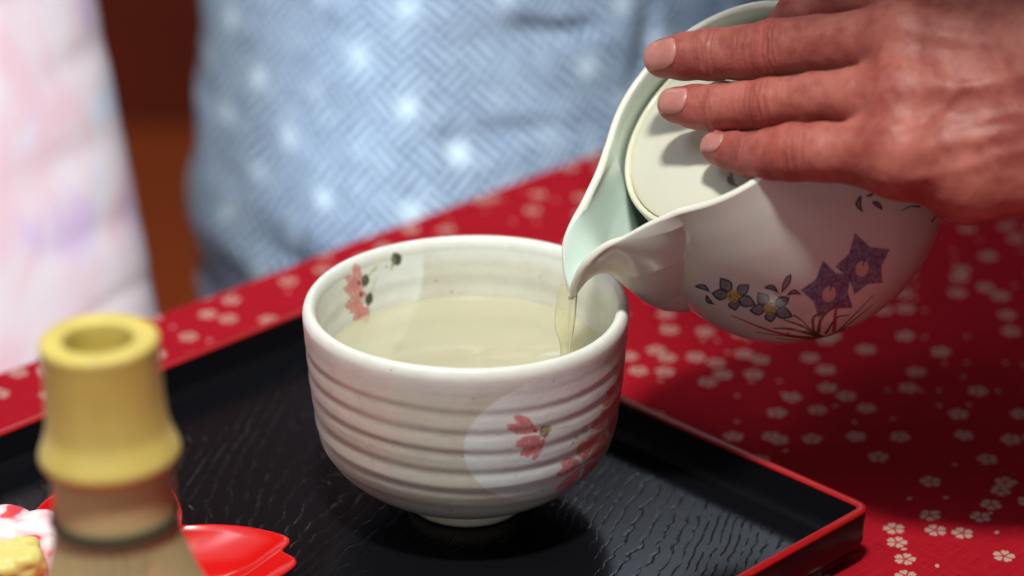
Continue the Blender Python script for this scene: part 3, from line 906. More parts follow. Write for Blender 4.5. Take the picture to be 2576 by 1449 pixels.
# ------------------------------------------------------------------ the pouring hand
def surface_nets(D, org, h):
    """quads of the zero level of the scalar grid D"""
    s = D < 0
    nx, ny, nz = D.shape
    c = np.zeros((nx - 1, ny - 1, nz - 1), np.int8)
    for dx in (0, 1):
        for dy in (0, 1):
            for dz in (0, 1): c += s[dx:nx - 1 + dx, dy:ny - 1 + dy, dz:nz - 1 + dz]
    act = (c > 0) & (c < 8)
    idx = -np.ones(act.shape, np.int64); cells = np.argwhere(act); idx[act] = np.arange(len(cells))
    acc = np.zeros((len(cells), 3)); cnt = np.zeros(len(cells))
    cor = [(dx, dy, dz) for dx in (0, 1) for dy in (0, 1) for dz in (0, 1)]
    for a in cor:
        for ax in range(3):
            if a[ax] == 1: continue
            b = list(a); b[ax] = 1
            va = D[cells[:, 0] + a[0], cells[:, 1] + a[1], cells[:, 2] + a[2]].astype(float); vb = D[cells[:, 0] + b[0], cells[:, 1] + b[1], cells[:, 2] + b[2]].astype(float)
            m = (va < 0) != (vb < 0)
            t = np.where(m, va / np.where(m, va - vb, 1), 0)
            p = np.array(a, float) + t[:, None] * (np.array(b, float) - np.array(a, float))
            acc += np.where(m[:, None], p, 0); cnt += m
    V = (cells + acc / cnt[:, None]) * h + org
    F = []
    for ax in range(3):
        o1, o2 = (ax + 1) % 3, (ax + 2) % 3
        lo = [slice(1, -1)] * 3; lo[ax] = slice(0, -1); hi = list(lo); hi[ax] = slice(1, None)
        sa, sb = s[tuple(lo)], s[tuple(hi)]
        e = np.argwhere(sa != sb); base = np.zeros(3, int) + 1; base[ax] = 0
        e = e + base; flip = s[e[:, 0], e[:, 1], e[:, 2]]
        q = []
        for d1, d2 in ((-1, -1), (0, -1), (0, 0), (-1, 0)):
            k = e.copy(); k[:, o1] += d1; k[:, o2] += d2
            q.append(idx[k[:, 0], k[:, 1], k[:, 2]])
        q = np.stack(q, -1); q[~flip] = q[~flip][:, ::-1]
        F.append(q)
    return V, np.vstack(F)


def smin(a, b, k):
    hh = np.maximum(k - np.abs(a - b), 0) / k
    return np.minimum(a, b) - hh * hh * k * 0.25


def m_skin():
    m = Mat('skin'); o = m.obj()
    ft = m.attr('ft', 'Fac'); wr = m.attr('wr', 'Fac'); red = m.attr('red', 'Fac')
    n1 = m.noise(o, 55, 4); n2 = m.noise(o, 260, 3); n3 = m.noise(o, 900, 2)
    c = m.mix((n1 + (n2 - 0.5) * 0.5).step(0.32, 0.68), (0.27, 0.058, 0.047), (0.43, 0.128, 0.100))
    c = m.mix(red, c, (0.36, 0.070, 0.055))
    c = m.mix((n2 - 0.45).clamp() * 0.8, c, (0.24, 0.055, 0.04))
    # creases across the knuckles
    warp = m.noise(m.mapped(o, scale=(160, 160, 160)), 1, 2) * 1.6
    q = m.noise(m.comb(ft * 1000.0 + warp, ft * 0.0, 0.0), 1, 2)
    cre = q.step(0.50, 0.36) * wr
    c = m.mix(cre * 0.5, c, (0.24, 0.05, 0.035))
    m.set(Base_Color=c, Roughness=n2 * 0.18 + 0.40, Specular_IOR_Level=0.34, Subsurface_Weight=0.22, Subsurface_Scale=0.0035, Subsurface_Radius=(1.0, 0.35, 0.2))
    m.bump(cre * -1.3 + n3 * 0.45 + n2 * 0.45, 0.00050, 0.8)
    return m.m


def build_hand():
    K = 1.0 / 7000

    def J(px, py, d, r):
        """joint at a place of the photo, d pixels nearer than the pot's mouth, radius r pixels"""
        dm = PD + d * SC; p = at(px, py, dm)
        return p, r * (DREF - dm) / FPX
    fingers = {
        'middle': [J(1669, 147, 10, 50), J(1722, 142, 40, 59), J(1790, 136, 75, 66), J(1870, 132, 110, 68), J(1945, 124, 150, 77), J(2060, 112, 215, 74), J(2170, 104, 280, 78), J(2285, 96, 335, 92)],
        'ring': [J(1702, 264, 75, 47), J(1750, 268, 105, 55), J(1805, 271, 140, 59), J(1870, 266, 185, 59), J(1935, 261, 230, 64), J(2050, 247, 300, 64), J(2160, 240, 355, 72), J(2280, 240, 400, 86)],
        'little': [J(1806, 373, 165, 43), J(1845, 382, 205, 50), J(1890, 391, 245, 56), J(1940, 388, 290, 64), J(1995, 383, 330, 73), J(2070, 383, 365, 74), J(2160, 385, 400, 80), J(2265, 385, 430, 96)],
        'index': [J(1985, 165, -120, 46), J(1982, 120, -90, 54), J(1985, 70, -40, 58), J(2010, 44, 30, 62), J(2080, 20, 100, 66), J(2200, -20, 200, 74), J(2330, -60, 260, 95)],
        'thumb': [J(2030, -130, -190, 52), J(2090, -150, -150, 62), J(2180, -165, -80, 66), J(2300, -170, 20, 76), J(2450, -130, 160, 100), J(2620, -20, 280, 115)],
    }
    palm = []
    wr_ = J(2760, 190, 430, 150); fo = J(3250, 120, 470, 165)
    mcp = [fingers[k][-1] for k in ('index', 'middle', 'ring', 'little')]
    car = [J(2600, 60, 370, 120), J(2610, 140, 420, 122), J(2615, 220, 440, 120), J(2590, 330, 430, 118)]
    for a, b in zip(mcp, car): palm.append((a, b)); palm.append((b, wr_))
    palm += [(wr_, fo), (mcp[3], J(2440, 440, 410, 112)), (J(2440, 440, 410, 112), J(2640, 410, 420, 125)), (J(2640, 410, 420, 125), wr_)]
    for a, b in zip(mcp[:-1], mcp[1:]): palm.append((a, b))
    tendons = []
    for i, (a, b) in enumerate(zip(mcp, car)):
        off = TOW * 1.0
        pa = a[0] + off * (a[1] - 6 * SC); pb = b[0] + off * (b[1] - 10 * SC)
        tendons.append(((pa, 15 * SC), (pb, 6 * SC)))
    knuck = [(m_[0] + TOW * (m_[1] - 24 * SC), 32 * SC) for m_ in mcp]
    vein = []
    for pts in ([(2230, 330), (2330, 305), (2420, 318), (2520, 290), (2640, 280)], [(2350, 190), (2430, 215), (2520, 200), (2640, 175)], [(2290, 450), (2400, 430), (2500, 395), (2620, 370)], [(2330, 305), (2390, 250), (2430, 215)]):
        vein.append(pts)

    def cone(P, a, b):
        (pa, ra), (pb, rb_) = a, b
        e = pb - pa; t = np.clip(((P - pa) @ e) / (e @ e), 0, 1)
        return np.linalg.norm(P - pa - t[:, None] * e, axis=1) - (ra + (rb_ - ra) * t)

    def sdf(P):
        P = P.astype(np.float64); df = None
        for k, js in fingers.items():
            d = None
            for a, b in zip(js[:-1], js[1:]):
                c = cone(P, a, b); d = c if d is None else smin(d, c, 14 * SC)
            df = d if df is None else smin(df, d, 5 * SC)
        dp = None
        for a, b in palm:
            c = cone(P, a, b); dp = c if dp is None else smin(dp, c, 55 * SC)
        for a, b in tendons: dp = smin(dp, cone(P, a, b), 26 * SC)
        for p, r in knuck: dp = smin(dp, np.linalg.norm(P - p, axis=1) - r, 40 * SC)
        return smin(df, dp, 34 * SC)
    pts = np.array([j[0] for js in fingers.values() for j in js] + [wr_[0], fo[0]])
    h = 0.0008; B = 8
    lo = pts.min(0) - 0.026; hi = pts.max(0) + 0.026
    n = np.ceil((hi - lo) / h / B).astype(int)                 # blocks
    cx = [lo[i] + (np.arange(n[i]) + 0.5) * B * h for i in range(3)]
    CC = np.stack(np.meshgrid(*cx, indexing='ij'), -1).reshape(-1, 3)
    dc = sdf(CC)
    D = np.repeat(np.repeat(np.repeat(dc.reshape(n), B, 0), B, 1), B, 2).astype(np.float32)
    actb = np.argwhere(np.abs(dc.reshape(n)) < B * h * 1.25)
    loc = np.stack(np.meshgrid(np.arange(B), np.arange(B), np.arange(B), indexing='ij'), -1).reshape(-1, 3)
    for ch in np.array_split(actb, max(1, len(actb) // 700)):
        g = (ch[:, None, :] * B + loc[None]).reshape(-1, 3)
        D[g[:, 0], g[:, 1], g[:, 2]] = sdf(lo + (g + 0.5) * h)
    V, F = surface_nets(D, lo + 0.5 * h, h)
    # relax the staircase a little
    e = np.vstack([F[:, [0, 1]], F[:, [1, 2]], F[:, [2, 3]], F[:, [3, 0]]])
    for _ in range(3):
        acc = np.zeros_like(V); cnt = np.zeros(len(V))
        for k in range(3): acc[:, k] = np.bincount(e[:, 0], V[e[:, 1], k], len(V)) + np.bincount(e[:, 1], V[e[:, 0], k], len(V))
        cnt = np.bincount(e[:, 0], minlength=len(V)) + np.bincount(e[:, 1], minlength=len(V))
        V = 0.5 * V + 0.5 * acc / cnt[:, None]
    # finger coordinate, crease weight, redness; veins and creases as relief
    ft = np.zeros(len(V)); wr = np.zeros(len(V)); red = np.zeros(len(V)); best = np.full(len(V), 1e9)
    for k, js in fingers.items():
        s0 = 0.0; marks = []
        for i, (a, b) in enumerate(zip(js[:-1], js[1:])):
            ee = b[0] - a[0]; L = np.linalg.norm(ee); t = np.clip(((V - a[0]) @ ee) / (ee @ ee), 0, 1)
            d = np.linalg.norm(V - a[0] - t[:, None] * ee, axis=1) - (a[1] + (b[1] - a[1]) * t)
            m = d < best; best[m] = d[m]; ft[m] = s0 + t[m] * L
            s0 += L; marks.append(s0)
        mk = np.zeros(len(V))
        own = np.zeros(len(V), bool)
        if k in ('middle', 'ring', 'little'):
            sd_ = marks[1]; sp_ = marks[3]
            dist = np.full(len(V), 1e9); fts = np.zeros(len(V)); s0 = 0
            for a, b in zip(js[:-1], js[1:]):
                ee = b[0] - a[0]; L = np.linalg.norm(ee); t = np.clip(((V - a[0]) @ ee) / (ee @ ee), 0, 1)
                d = np.linalg.norm(V - a[0] - t[:, None] * ee, axis=1) - (a[1] + (b[1] - a[1]) * t); mm = d < dist; dist[mm] = d[mm]; fts[mm] = s0 + t[mm] * L; s0 += L
            sel = dist < 0.0012
            wgt = np.exp(-((fts - sd_) / 0.0035) ** 2) * 0.75 + np.exp(-((fts - sp_) / 0.0062) ** 2) + 0.10
            wr = np.where(sel, np.maximum(wr, wgt), wr)
            rd = 0.55 * np.exp(-((fts - sp_) / 0.007) ** 2) + 0.5 * np.exp(-(fts / 0.009) ** 2)
            red = np.where(sel, np.maximum(red, rd), red)
    sv = V - CAM; ww = sv @ FWD; spx = np.stack([PW / 2 + FPX * (sv @ RIGHT) / ww, PH / 2 - FPX * (sv @ UP) / ww], -1)
    disp = np.zeros(len(V)); dors = sstep(-0.2, 0.4, np.ones(len(V)))
    for vp in vein:
        d, t = line_sd(spx, spline(np.array(vp, float), 40)); disp += 0.00045 * np.exp(-(d / 16) ** 2)
    disp += 0.00045 * vnoise(V * 90, 4) + 0.00015 * vnoise(V * 300, 9)
    me = bpy.data.meshes.new('tmp'); me.from_pydata(V.tolist(), [], F.tolist()); me.update()
    nr = np.zeros(len(V) * 3, np.float32); me.vertices.foreach_get('normal', nr); nr = nr.reshape(-1, 3)
    facing = np.clip(nr @ TOW, 0, 1)
    V = V + nr * (disp * (0.3 + 0.7 * facing))[:, None]
    V = V - nr * (0.00055 * wr * facing * np.clip(np.sin(2 * np.pi * ft / 0.0027 + 1.6 * vnoise(V * 260, 12)), 0, 1))[:, None]
    red = np.clip(red + 0.15 * vnoise(V * 60, 6), 0, 1)
    bpy.data.meshes.remove(me)
    base = at(2760, 190, PD + 430 * SC)
    root = empty('person', base)
    tag(root, 'left hand of a person reaching in from the right, fingers over the teapot lid', 'person')
    body = mesh_obj('hand', V - base, F, m_skin(), root, attrs={'ft': ft, 'wr': wr * (0.25 + 0.75 * facing), 'red': red})
    # the sleeve of the same arm, unseen, added to shade the cloth
    sl = []; n_ = 64; A0 = at(2860, 170, PD + 440 * SC); A1 = np.array([0.50, 0.02, 0.46])
    for t in np.linspace(0, 1, 40):
        c = A0 + (A1 - A0) * t + np.array([0.06, -0.03, -0.05]) * math.sin(math.pi * t); hh_ = 0.040 + 0.075 * sstep(0, 0.6, np.array(t)); drop_ = 0.55 * (hh_ - 0.040)
        for a in np.linspace(0, 2 * np.pi, n_, endpoint=False):
            wv_ = 0.036 + 0.03 * t + 0.004 * math.sin(a * 5 + t * 9)
            sl.append(c + np.array([0.012 * math.sin(a * 3), wv_ * math.cos(a), hh_ * math.sin(a) - drop_ * 1.0]) - base)
    mesh_obj('sleeve', sl, grid_faces(40, n_, True), m_simple('indigo_cotton', (0.03, 0.035, 0.06), 0.85, 0.2, noise=(60, 0.2)), root)
    bv = BVHTree.FromPolygons([Vector(v) for v in (V - base)], [tuple(f) for f in F.tolist()])
    # nails
    mn = Mat('fingernail'); mn.set(Base_Color=mn.mix(mn.noise(mn.obj(), 300, 2), (0.42, 0.155, 0.13), (0.50, 0.21, 0.18)), Roughness=0.30, Specular_IOR_Level=0.45, Subsurface_Weight=0.15, Subsurface_Scale=0.002)
    for k, cen, hl, hw, tilt, back in (('middle', (1664, 134), 50, 37, -3, 0.10), ('ring', (1697, 264), 42, 33, 2, 0.10), ('little', (1798, 371), 32, 25, 8, 0.10)):
        js = fingers[k]; a, b = js[0], js[2]
        ax = (b[0] - a[0]); ax /= np.linalg.norm(ax); fs = 1.0 / math.hypot(ax @ RIGHT, ax @ UP)
        # the nail looks at the viewer and a little upwards
        nv = TOW * 1.0 + UP * 0.18; nv -= ax * (nv @ ax); nv /= np.linalg.norm(nv); sd = np.cross(nv, ax)
        c0 = J(cen[0], cen[1], 0, 1)[0]
        r0 = CAM + (c0 - CAM) * ((a[0] - CAM) @ FWD) / ((c0 - CAM) @ FWD)
        # point on the finger's axis under the nail's middle
        c1 = a[0] + ax * ((r0 - a[0]) @ ax)
        VV = []; nu, nw = 22, 18
        for i in range(nu):
            u = -1 + 2 * i / (nu - 1)
            for jn in range(nw):
                wv = -1 + 2 * jn / (nw - 1)
                # rounded plate: broad free edge, rounded root
                wid = hw * (1 - 0.16 * max(0, u) ** 4 - 0.10 * max(0, -u) ** 3)
                lu = u * hl * (1 - (0.13 if u < 0 else 0.20) * wv * wv)
                p = c1 + ax * (lu * fs + 13) * SC + sd * wv * wid * SC + nv * 0.03
                hit, no_, _, _ = bv.ray_cast(Vector(p - base), Vector(-nv))
                if hit is None:
                    hit, no_, _, _ = bv.find_nearest(Vector(p - nv * 0.025 - base))
                q = np.array(hit)
                edge = max(abs(wv), abs(u) if u > 0 else abs(u) * 0.9)
                lift = 0.00045 * (1 - sstep(0.80, 1.0, np.array(edge))) + 0.00005
                if u < -0.8: lift = max(lift, 0.0004)
                VV.append(q + nv * float(lift))
        VV = np.array(VV).reshape(nu, nw, 3)
        for _ in range(2):
            VV[1:-1, 1:-1] = 0.5 * VV[1:-1, 1:-1] + 0.125 * (VV[:-2, 1:-1] + VV[2:, 1:-1] + VV[1:-1, :-2] + VV[1:-1, 2:])
        o = mesh_obj('fingernail', VV.reshape(-1, 3), grid_faces(nu, nw, False), mn.m, root)
        sm = o.modifiers.new('thick', 'SOLIDIFY'); sm.thickness = 0.0004; sm.offset = 0
    return root


HAND = build_hand()


# ------------------------------------------------------------------ people behind the table
def m_blue_yukata():
    m = Mat('blue_lattice_cotton'); st = m.attr('st', 'Vector')
    wx_ = m.noise(m.mapped(st, scale=(9, 9, 1)), 1, 2); wy_ = m.noise(m.mapped(st, scale=(9, 9, 1), loc=(4, 2, 0)), 1, 2)
    sx_, sy_, _z = m.xyz(st); stw = m.comb(sx_ + (wx_ - 0.5) * 0.016, sy_ + (wy_ - 0.5) * 0.016)
    q = m.mapped(stw, scale=(1 / 0.0375, 1 / 0.0375, 1), rot=(0, 0, math.radians(42)))
    x, y, z = m.xyz(q)
    fx = (x.fract() - 0.5).abs(); fy = (y.fract() - 0.5).abs(); mx = fx.max(fy)
    chk = ((x * 2.0).op('FLOOR') + (y * 2.0).op('FLOOR')) * 0.5
    chk = chk.fract().gt(0.25)
    sxx = ((x * 7.0).fract() - 0.5).abs() * 2.0; syy = ((y * 7.0).fract() - 0.5).abs() * 2.0
    s = sxx * chk + syy * chk.rsub(1.0)
    jit = m.noise(m.mapped(st, scale=(90, 90, 1)), 1, 3)
    line = (s + (jit - 0.5) * 0.9).step(0.30, 0.68)
    r = (fx * fx + fy * fy).op('SQRT')
    dot = r.step(0.21, 0.11) * m.noise(m.mapped(st, scale=(14, 14, 1)), 1, 1).step(0.36, 0.56)
    n = m.noise(st, 24, 3)
    base = m.mix(line, (0.075, 0.11, 0.20), (0.50, 0.62, 0.78))
    base = m.mix(n.step(0.35, 0.7) * 0.25, base, (0.46, 0.60, 0.80))
    base = m.mix(mx.step(0.44, 0.5) * jit.step(0.4, 0.6) * 0.55, base, (0.16, 0.21, 0.38))
    base = m.mix(dot * 0.85, base, (0.66, 0.79, 0.91))
    m.set(Base_Color=base, Roughness=0.85, Specular_IOR_Level=0.2)
    return m.m


def m_pink_yukata():
    m = Mat('pale_pink_cotton'); st = m.attr('st', 'Vector')
    a = m.noise(m.mapped(st, scale=(20, 9, 1)), 1, 3, dist=0.6); b = m.noise(m.mapped(st, scale=(16, 12, 1), loc=(3, 7, 0)), 1, 3, dist=0.5); c = m.noise(m.mapped(st, scale=(30, 18, 1), loc=(9, 2, 0)), 1, 2)
    col = m.mix(a.step(0.42, 0.62), (0.70, 0.61, 0.67), (0.70, 0.48, 0.55))
    col = m.mix(b.step(0.50, 0.68), col, (0.56, 0.66, 0.80))
    col = m.mix(c.step(0.56, 0.72) * 0.8, col, (0.60, 0.44, 0.68))
    m.set(Base_Color=col, Roughness=0.85, Specular_IOR_Level=0.2)
    return m.m


def garment(label, cx, cy, rot, a, b, mat, seed, creases, lean=(0.0, 1.0), zlo=-0.5, zhi=0.29, root=None, part='yukata', amt=1.0):
    """a seated figure's clothed trunk: an oval column with hips, waist, chest and shoulders, and folds"""
    if root is None:
        root = empty('person', (cx, cy, zlo)); tag(root, label, 'person')
    off = np.array([cx, cy, zlo]) - np.array(root.location)
    nt, nz = 420, 330
    th = np.linspace(0, 2 * np.pi, nt, endpoint=False); zs = np.linspace(zlo, zhi, nz)
    sc = np.interp(zs, [zlo, -0.2, 0.0, 0.12, zhi - 0.14, zhi - 0.07, zhi - 0.03, zhi], [1.0, 1.0, 1.0, 0.985, 1.0, 0.95, 0.72, 0.28])
    TH, ZZ = np.meshgrid(th, zs)
    A = a * sc[:, None]; Bq = b * np.minimum(sc, 1.02)[:, None]
    ex = 4.0
    c_, s_ = np.cos(TH), np.sin(TH); k = (np.abs(c_) ** ex + np.abs(s_) ** ex) ** (-1 / ex)
    x = A * c_ * k; y = Bq * s_ * k
    arc = np.concatenate([[0], np.cumsum(np.hypot(np.diff(x[nz // 2]), np.diff(y[nz // 2])))])
    ARC = np.repeat(arc[None], nz, 0)
    q = np.stack([ARC.ravel() * 9, ZZ.ravel() * 30 + ARC.ravel() * 7], -1)
    disp = amt * 0.0050 * vnoise(q, seed).reshape(TH.shape) + amt * 0.0026 * vnoise(q * 2.3 + 5, seed + 1).reshape(TH.shape)
    nx_, ny_ = c_ / a, s_ / b; nl = np.hypot(nx_, ny_); nx_, ny_ = nx_ / nl, ny_ / nl
    R_ = Matrix.Rotation(rot, 2); cr, sr = math.cos(rot), math.sin(rot)
    sh = np.interp(ZZ, [-9, -0.06, 0.10, 0.16, 9], [0, 0, 0.13, 0.15, 0.15]); shx, shy = lean
    wx = cx + cr * x - sr * y + shx * sh; wy = cy + sr * x + cr * y + shy * sh
    sv = np.stack([wx, wy, ZZ], -1).reshape(-1, 3) - CAM; ww = sv @ FWD
    spx = np.stack([PW / 2 + FPX * (sv @ RIGHT) / ww, PH / 2 - FPX * (sv @ UP) / ww], -1)
    front = ((cr * nx_ - sr * ny_) * 0 + (sr * nx_ + cr * ny_)) < 0.1
    for pts, wd, dp in creases:
        d, t = line_sd(spx, spline(np.array(pts, float), 30)); f = np.sin(np.pi * np.clip(t, 0.02, 0.98)) ** 0.5
        disp -= (dp * f * np.exp(-(d / wd) ** 2)).reshape(TH.shape) * front
    x = x + nx_ * disp; y = y + ny_ * disp
    wx = cr * x - sr * y + shx * sh; wy = sr * x + cr * y + shy * sh
    V = np.stack([wx, wy, ZZ - zlo], -1).reshape(-1, 3) + off
    F = [tuple(f) for f in grid_faces(nz, nt, True)] + [tuple(range(nt))[::-1], tuple(range((nz - 1) * nt, nz * nt))]
    SL = ZZ * 1.0; k0 = np.interp(zs, [-9, -0.06, 0.10, 0.16, 9], [0, 0, 0.13, 0.15, 0.15]); sl = np.concatenate([[0], np.cumsum(np.hypot(np.diff(zs), np.diff(k0)))])
    stv = np.stack([ARC, np.repeat(sl[:, None], nt, 1), 0 * ARC], -1).reshape(-1, 3)
    mesh_obj(part, V, F, mat, root, attrs={'st': stv})
    return root




def shading_body(root):  # unseen upper body, shaped to keep the lamp off the right-hand cloth
    path = spline([(0.86, 0.06, -0.30), (0.84, 0.06, -0.05), (0.74, 0.06, 0.20), (0.58, 0.05, 0.40), (0.36, 0.05, 0.52), (0.16, 0.06, 0.57), (0.05, 0.06, 0.58)], 60)
    rad = np.interp(np.linspace(0, 1, 60), [0, 0.2, 0.5, 0.75, 0.9, 1], [0.17, 0.165, 0.15, 0.150, 0.13, 0.10])
    V = []; n_ = 64
    for i in range(60):
        t = path[min(i + 1, 59)] - path[max(i - 1, 0)]; t /= np.linalg.norm(t); a = np.array([0, 1.0, 0]); b = np.cross(t, a); b /= np.linalg.norm(b)
        for k in np.linspace(0, 2 * np.pi, n_, endpoint=False):
            V.append(path[i] + rad[i] * ((1.25 + 0.5 * min(1, i / 40)) * a * math.cos(k) + 0.8 * b * math.sin(k)) * (1 + 0.02 * math.sin(5 * k + i * 0.3)) - np.array(root.location))
    F = [tuple(f) for f in grid_faces(60, n_, True)] + [tuple(range(n_))[::-1], tuple(range(59 * n_, 60 * n_))]
    mesh_obj('yukata', V, F, m_simple('unseen_robe', (0.03, 0.035, 0.06), 0.85, 0.2, noise=(60, 0.2)), root)


shading_body(HAND)
MID = E0 + ED * 0.435 + EN * 0.150
garment('person in a blue lozenge-patterned yukata with white dots, behind the table', MID[0], MID[1], math.atan2(ED[1], ED[0]), 0.27, 0.125, m_blue_yukata(), 21,
        [([(1290, 62), (1400, 88), (1530, 70)], 20, 0.010), ([(640, 600), (800, 690), (1010, 640)], 26, 0.007), ([(1080, 380), (1300, 340), (1480, 330)], 36, 0.006), ([(1640, 0), (1632, 120), (1600, 260)], 16, 0.008)])
PK = E0 - ED * 0.203 + EN * 0.165
garment('person in a pale pink and lavender yukata, at the left behind the table', PK[0], PK[1], math.atan2(ED[1], ED[0]) - 0.25, 0.25, 0.12, m_pink_yukata(), 33,
        [([(40, 470), (180, 400), (300, 330)], 46, 0.0014), ([(90, 660), (230, 600), (370, 520)], 40, 0.0014), ([(150, 900), (260, 780), (400, 690)], 24, 0.0014), ([(120, 200), (220, 140), (280, 60)], 40, 0.0014)], lean=(-0.32, 1.0), amt=0.14)


# ------------------------------------------------------------------ tea whisk
def build_whisk():
    s = 1 / 86.0 * 0.01                              # metres per photo pixel at the whisk
    top = at(247, 852, DREF - 0.815)
    root = empty('tea_whisk', top); root.rotation_euler = (0, math.radians(-1.6), 0)
    tag(root, 'bamboo tea whisk with hollow handle and dark thread, standing upright in front', 'whisk')
    m = Mat('bamboo'); o = m.obj(); n = m.noise(m.mapped(o, scale=(900, 900, 25)), 1, 3); n2 = m.noise(o, 60, 3); x, y, z = m.xyz(o)
    c = m.mix(n, (0.63, 0.48, 0.10), (0.74, 0.60, 0.18)); c = m.mix(n2.step(0.4, 0.75) * 0.5, c, (0.50, 0.37, 0.12)); low = z.step(-0.036, -0.041)
    c = m.mix(low * 0.75, c, (0.62, 0.50, 0.27)); m.set(Base_Color=c, Roughness=0.42, Specular_IOR_Level=0.4)
    m.bump(n, 0.0005, 0.8)
    H = lambda y_: -(y_) * s / 1.03
    pr = [(86, H(70)), (88, H(10)), (94, H(-3)), (108, H(-8)), (132, H(-8)), (146, H(-3)), (151, H(8)), (150, H(40)), (149, H(120)), (151, H(190)), (157, H(250)), (168, H(288)), (178, H(316)), (180, H(334)), (172, H(352)),
          (160, H(366)), (152, H(376)), (151, H(384)), (155, H(392)), (156, H(430)), (157, H(500))]
    p = np.array(pr); p[:, 0] *= s
    p = spline(p, 150)
    inner = np.array([(40 * s, H(160)), (80 * s, H(155)), (84 * s, H(110))])
    p = np.vstack([inner, p])
    v, f = lathe(p, 120)
    th = np.arctan2(v[:, 1], v[:, 0]); v[:, :2] *= (1 + 0.012 * np.cos(2 * th + 0.5) + 0.006 * np.cos(3 * th))[:, None]
    mesh_obj('handle', v, f, m.m, root)
    # dark thread wound where the tines begin
    tp = []
    for k in range(6): tp.append(k)
    md = m_simple('dark_thread', (0.07, 0.06, 0.035), 0.8, 0.2, noise=(900, 0.4))
    V = []; n_ = 90; r0 = 160 * s
    for k in range(3):
        for i in range(n_):
            a = 2 * np.pi * i / n_; zc = H(500 + 9 * (k + i / n_))
            rr = 160 * s + 0.0002 * k
            V.append([(rr + 0.0007 * math.cos(b)) * 1.0 for b in (0,)][0]); V.pop()
            for b in np.linspace(0, 2 * np.pi, 6, endpoint=False):
                q = rr + 0.0008 * math.cos(b); V.append((q * math.cos(a), q * math.sin(a), zc + 0.0008 * math.sin(b)))
    mesh_obj('thread', V, grid_faces(3 * n_, 6, True), md, root)
    # tines: split bamboo, flaring, too fine to pick apart
    TV, TF = [], []
    mt = m_simple('split_bamboo', (0.60, 0.48, 0.25), 0.55, 0.3, noise=(500, 0.25))
    nt = 96
    for i in range(nt):
        a = 2 * np.pi * i / nt + random.uniform(-0.006, 0.006); w_ = 2 * np.pi / nt * 0.30
        path = spline([(155, H(496)), (157, H(535)), (166, H(600)), (192, H(700)), (228, H(800)), (250, H(900)), (248, H(985)), (226, H(1010))], 14)
        n0 = len(TV)
        for r, z in path:
            r = r * s
            for dr, da in ((0.0004, -w_), (0.0004, w_), (-0.0004, w_), (-0.0004, -w_)):
                TV.append(((r + dr) * math.cos(a + da), (r + dr) * math.sin(a + da), z))
        for k in range(13):
            for e_ in range(4): TF.append((n0 + k * 4 + e_, n0 + k * 4 + (e_ + 1) % 4, n0 + k * 4 + 4 + (e_ + 1) % 4, n0 + k * 4 + 4 + e_))
    o = mesh_obj('tines', TV, TF, mt, root, smooth=False); o['kind'] = 'stuff'
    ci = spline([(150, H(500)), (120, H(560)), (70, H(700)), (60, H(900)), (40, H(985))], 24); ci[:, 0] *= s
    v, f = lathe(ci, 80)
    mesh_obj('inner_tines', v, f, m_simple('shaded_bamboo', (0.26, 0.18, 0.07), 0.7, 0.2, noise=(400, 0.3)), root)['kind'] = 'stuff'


build_whisk()


# ------------------------------------------------------------------ plate, sweet, jelly
PLC = np.array([-0.134, -0.080])


def build_plate():
    nt = 400; th = np.linspace(0, 2 * np.pi, nt, endpoint=False)
    c = ((th - math.radians(13)) / math.radians(72)) % 1.0; c = np.abs(c - np.round(c)) * 2     # 0 on a petal's middle
    R = 0.0752 - 0.0052 * np.clip(1 - c / 0.13, 0, 1) - 0.0280 * np.clip((c - 0.20) / 0.80, 0, 1) ** 1.05
    R = np.convolve(np.r_[R[-2:], R, R[:2]], np.array([1, 2, 3, 2, 1]) / 9, 'valid')
    rows = [(0.0, 0.0022), (0.30, 0.0022), (0.55, 0.0025), (0.68, 0.0036), (0.82, 0.0070), (0.94, 0.0115), (0.985, 0.0134), (1.0, 0.0136), (1.004, 0.0130), (0.985, 0.0116), (0.93, 0.0092), (0.80, 0.0042), (0.62, 0.0008), (0.5, 0.0), (0.0, 0.0)]
    V = []
    for k, z in rows:
        rr = R * k * (1 if k > 0.6 else 1) + (0.058 * k - R * k) * max(0, 1 - k / 0.62)
        zz = z + (0.0012 * (1 - c) if k > 0.9 else 0 * c)
        V.append(np.stack([np.maximum(rr, 0.0002) * np.cos(th), np.maximum(rr, 0.0002) * np.sin(th), zz], -1))
    V = np.array(V).reshape(-1, 3)
    m = m_simple('red_lacquer_dish', (0.62, 0.006, 0.005), 0.22, 0.5, noise=(80, 0.08), bumpd=(120, 0.0001))
    o = mesh_obj('cherry_blossom_dish', V, grid_faces(len(rows), nt, True), m)
    o.location = (PLC[0], PLC[1], ZF + 0.0003)
    tag(o, 'glossy red dish shaped like a cherry blossom, behind the whisk on the tray', 'dish')


build_plate()


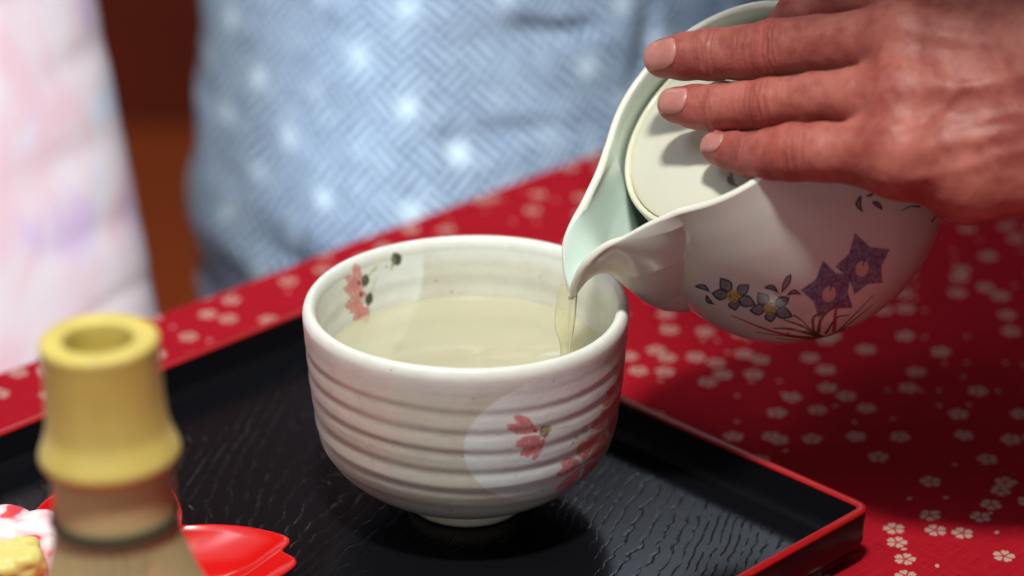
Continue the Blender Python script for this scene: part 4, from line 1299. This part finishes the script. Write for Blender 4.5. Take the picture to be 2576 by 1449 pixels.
def build_sweet():
    p = onz(30, 1392, 0.021)
    nt, nr = 260, 90; th = np.linspace(0, 2 * np.pi, nt, endpoint=False); t = np.linspace(0.001, 1, nr)
    TH, T = np.meshgrid(th, t)
    lob = np.abs(np.cos(2.5 * TH + 2.2 * (1 - T)))
    prof = spline([(0, 0.024), (0.010, 0.0245), (0.018, 0.0235), (0.0245, 0.018), (0.0265, 0.010), (0.0245, 0.002), (0.018, 0.0)], nr)
    r = prof[:, :1] * (0.90 + 0.10 * lob); z = prof[:, 1:] - 0.0022 * (1 - lob) * np.sin(np.pi * T)
    V = np.stack([r * np.cos(TH), r * np.sin(TH), z], -1)
    A_ = TH + 2.0 * (1 - T); sw = vnoise(V.reshape(-1, 3) * [70, 130, 90] + 0.8 * np.sin(V.reshape(-1, 3)[:, [1, 2, 0]] * 200), 2).reshape(T.shape) + 0.25 * vnoise(V.reshape(-1, 3) * 260, 4).reshape(T.shape)
    red = sstep(0.16, 0.34, sw) * 0.95; pk = sstep(-0.35, 0.3, sw)
    col = np.array([0.84, 0.78, 0.80]) * (1 - pk[..., None] * 0.7) + np.array([0.84, 0.36, 0.42]) * pk[..., None] * 0.7
    col = col * (1 - red[..., None]) + np.array([0.72, 0.02, 0.04]) * red[..., None]
    m = m_painted('sweet_bean_paste', 0.42, 500, 0.0002, False, sss=0.3)
    F = [tuple(f) for f in grid_faces(nr, nt, True)]
    F.append(tuple(range((nr - 1) * nt, nr * nt)))
    o = mesh_obj('bean_paste_sweet', V.reshape(-1, 3), F, m, col=col.reshape(-1, 3)); o.location = (p[0], p[1], ZF + 0.0026)
    tag(o, 'white, pink and red swirled bean paste sweet on the red dish', 'sweet')
    # jelly: rough amber lump in front
    q = onz(28, 1432, 0.026)
    n1, n2 = 90, 60; a, b = np.meshgrid(np.linspace(0, 2 * np.pi, n1, endpoint=False), np.linspace(0.02, np.pi - 0.02, n2))
    d = np.stack([np.sin(b) * np.cos(a), np.sin(b) * np.sin(a), np.cos(b)], -1); e = 4.0
    k = (np.abs(d) ** e).sum(-1) ** (-1 / e)
    W = d * k[..., None] * np.array([0.0115, 0.0085, 0.0075])
    nn = vnoise(W.reshape(-1, 3) * 330, 6).reshape(b.shape); W = W * (1 + 0.08 * nn)[..., None]
    W += (d * (0.00025 * vnoise(W.reshape(-1, 3) * 700, 8).reshape(b.shape))[..., None])
    m = Mat('amber_jelly'); m.set(Base_Color=(0.80, 0.68, 0.22), Specular_IOR_Level=0.3, Roughness=0.42, Subsurface_Weight=0.6, Subsurface_Scale=0.006, Subsurface_Radius=(1, 0.8, 0.2), Transmission_Weight=0.15)
    F = [tuple(f) for f in grid_faces(n2, n1, True)] + [tuple(range(n1))[::-1], tuple(range((n2 - 1) * n1, n2 * n1))]
    o = mesh_obj('jelly_piece', W.reshape(-1, 3), F, m.m); o.location = (q[0], q[1], 0.0200 + 0.0075); o.rotation_euler = (0.15, -0.12, 0.3)
    tag(o, 'translucent yellow jelly piece lying against the pink sweet', 'jelly')


build_sweet()

scene.render.engine = 'CYCLES'
scene.cycles.use_denoising = True
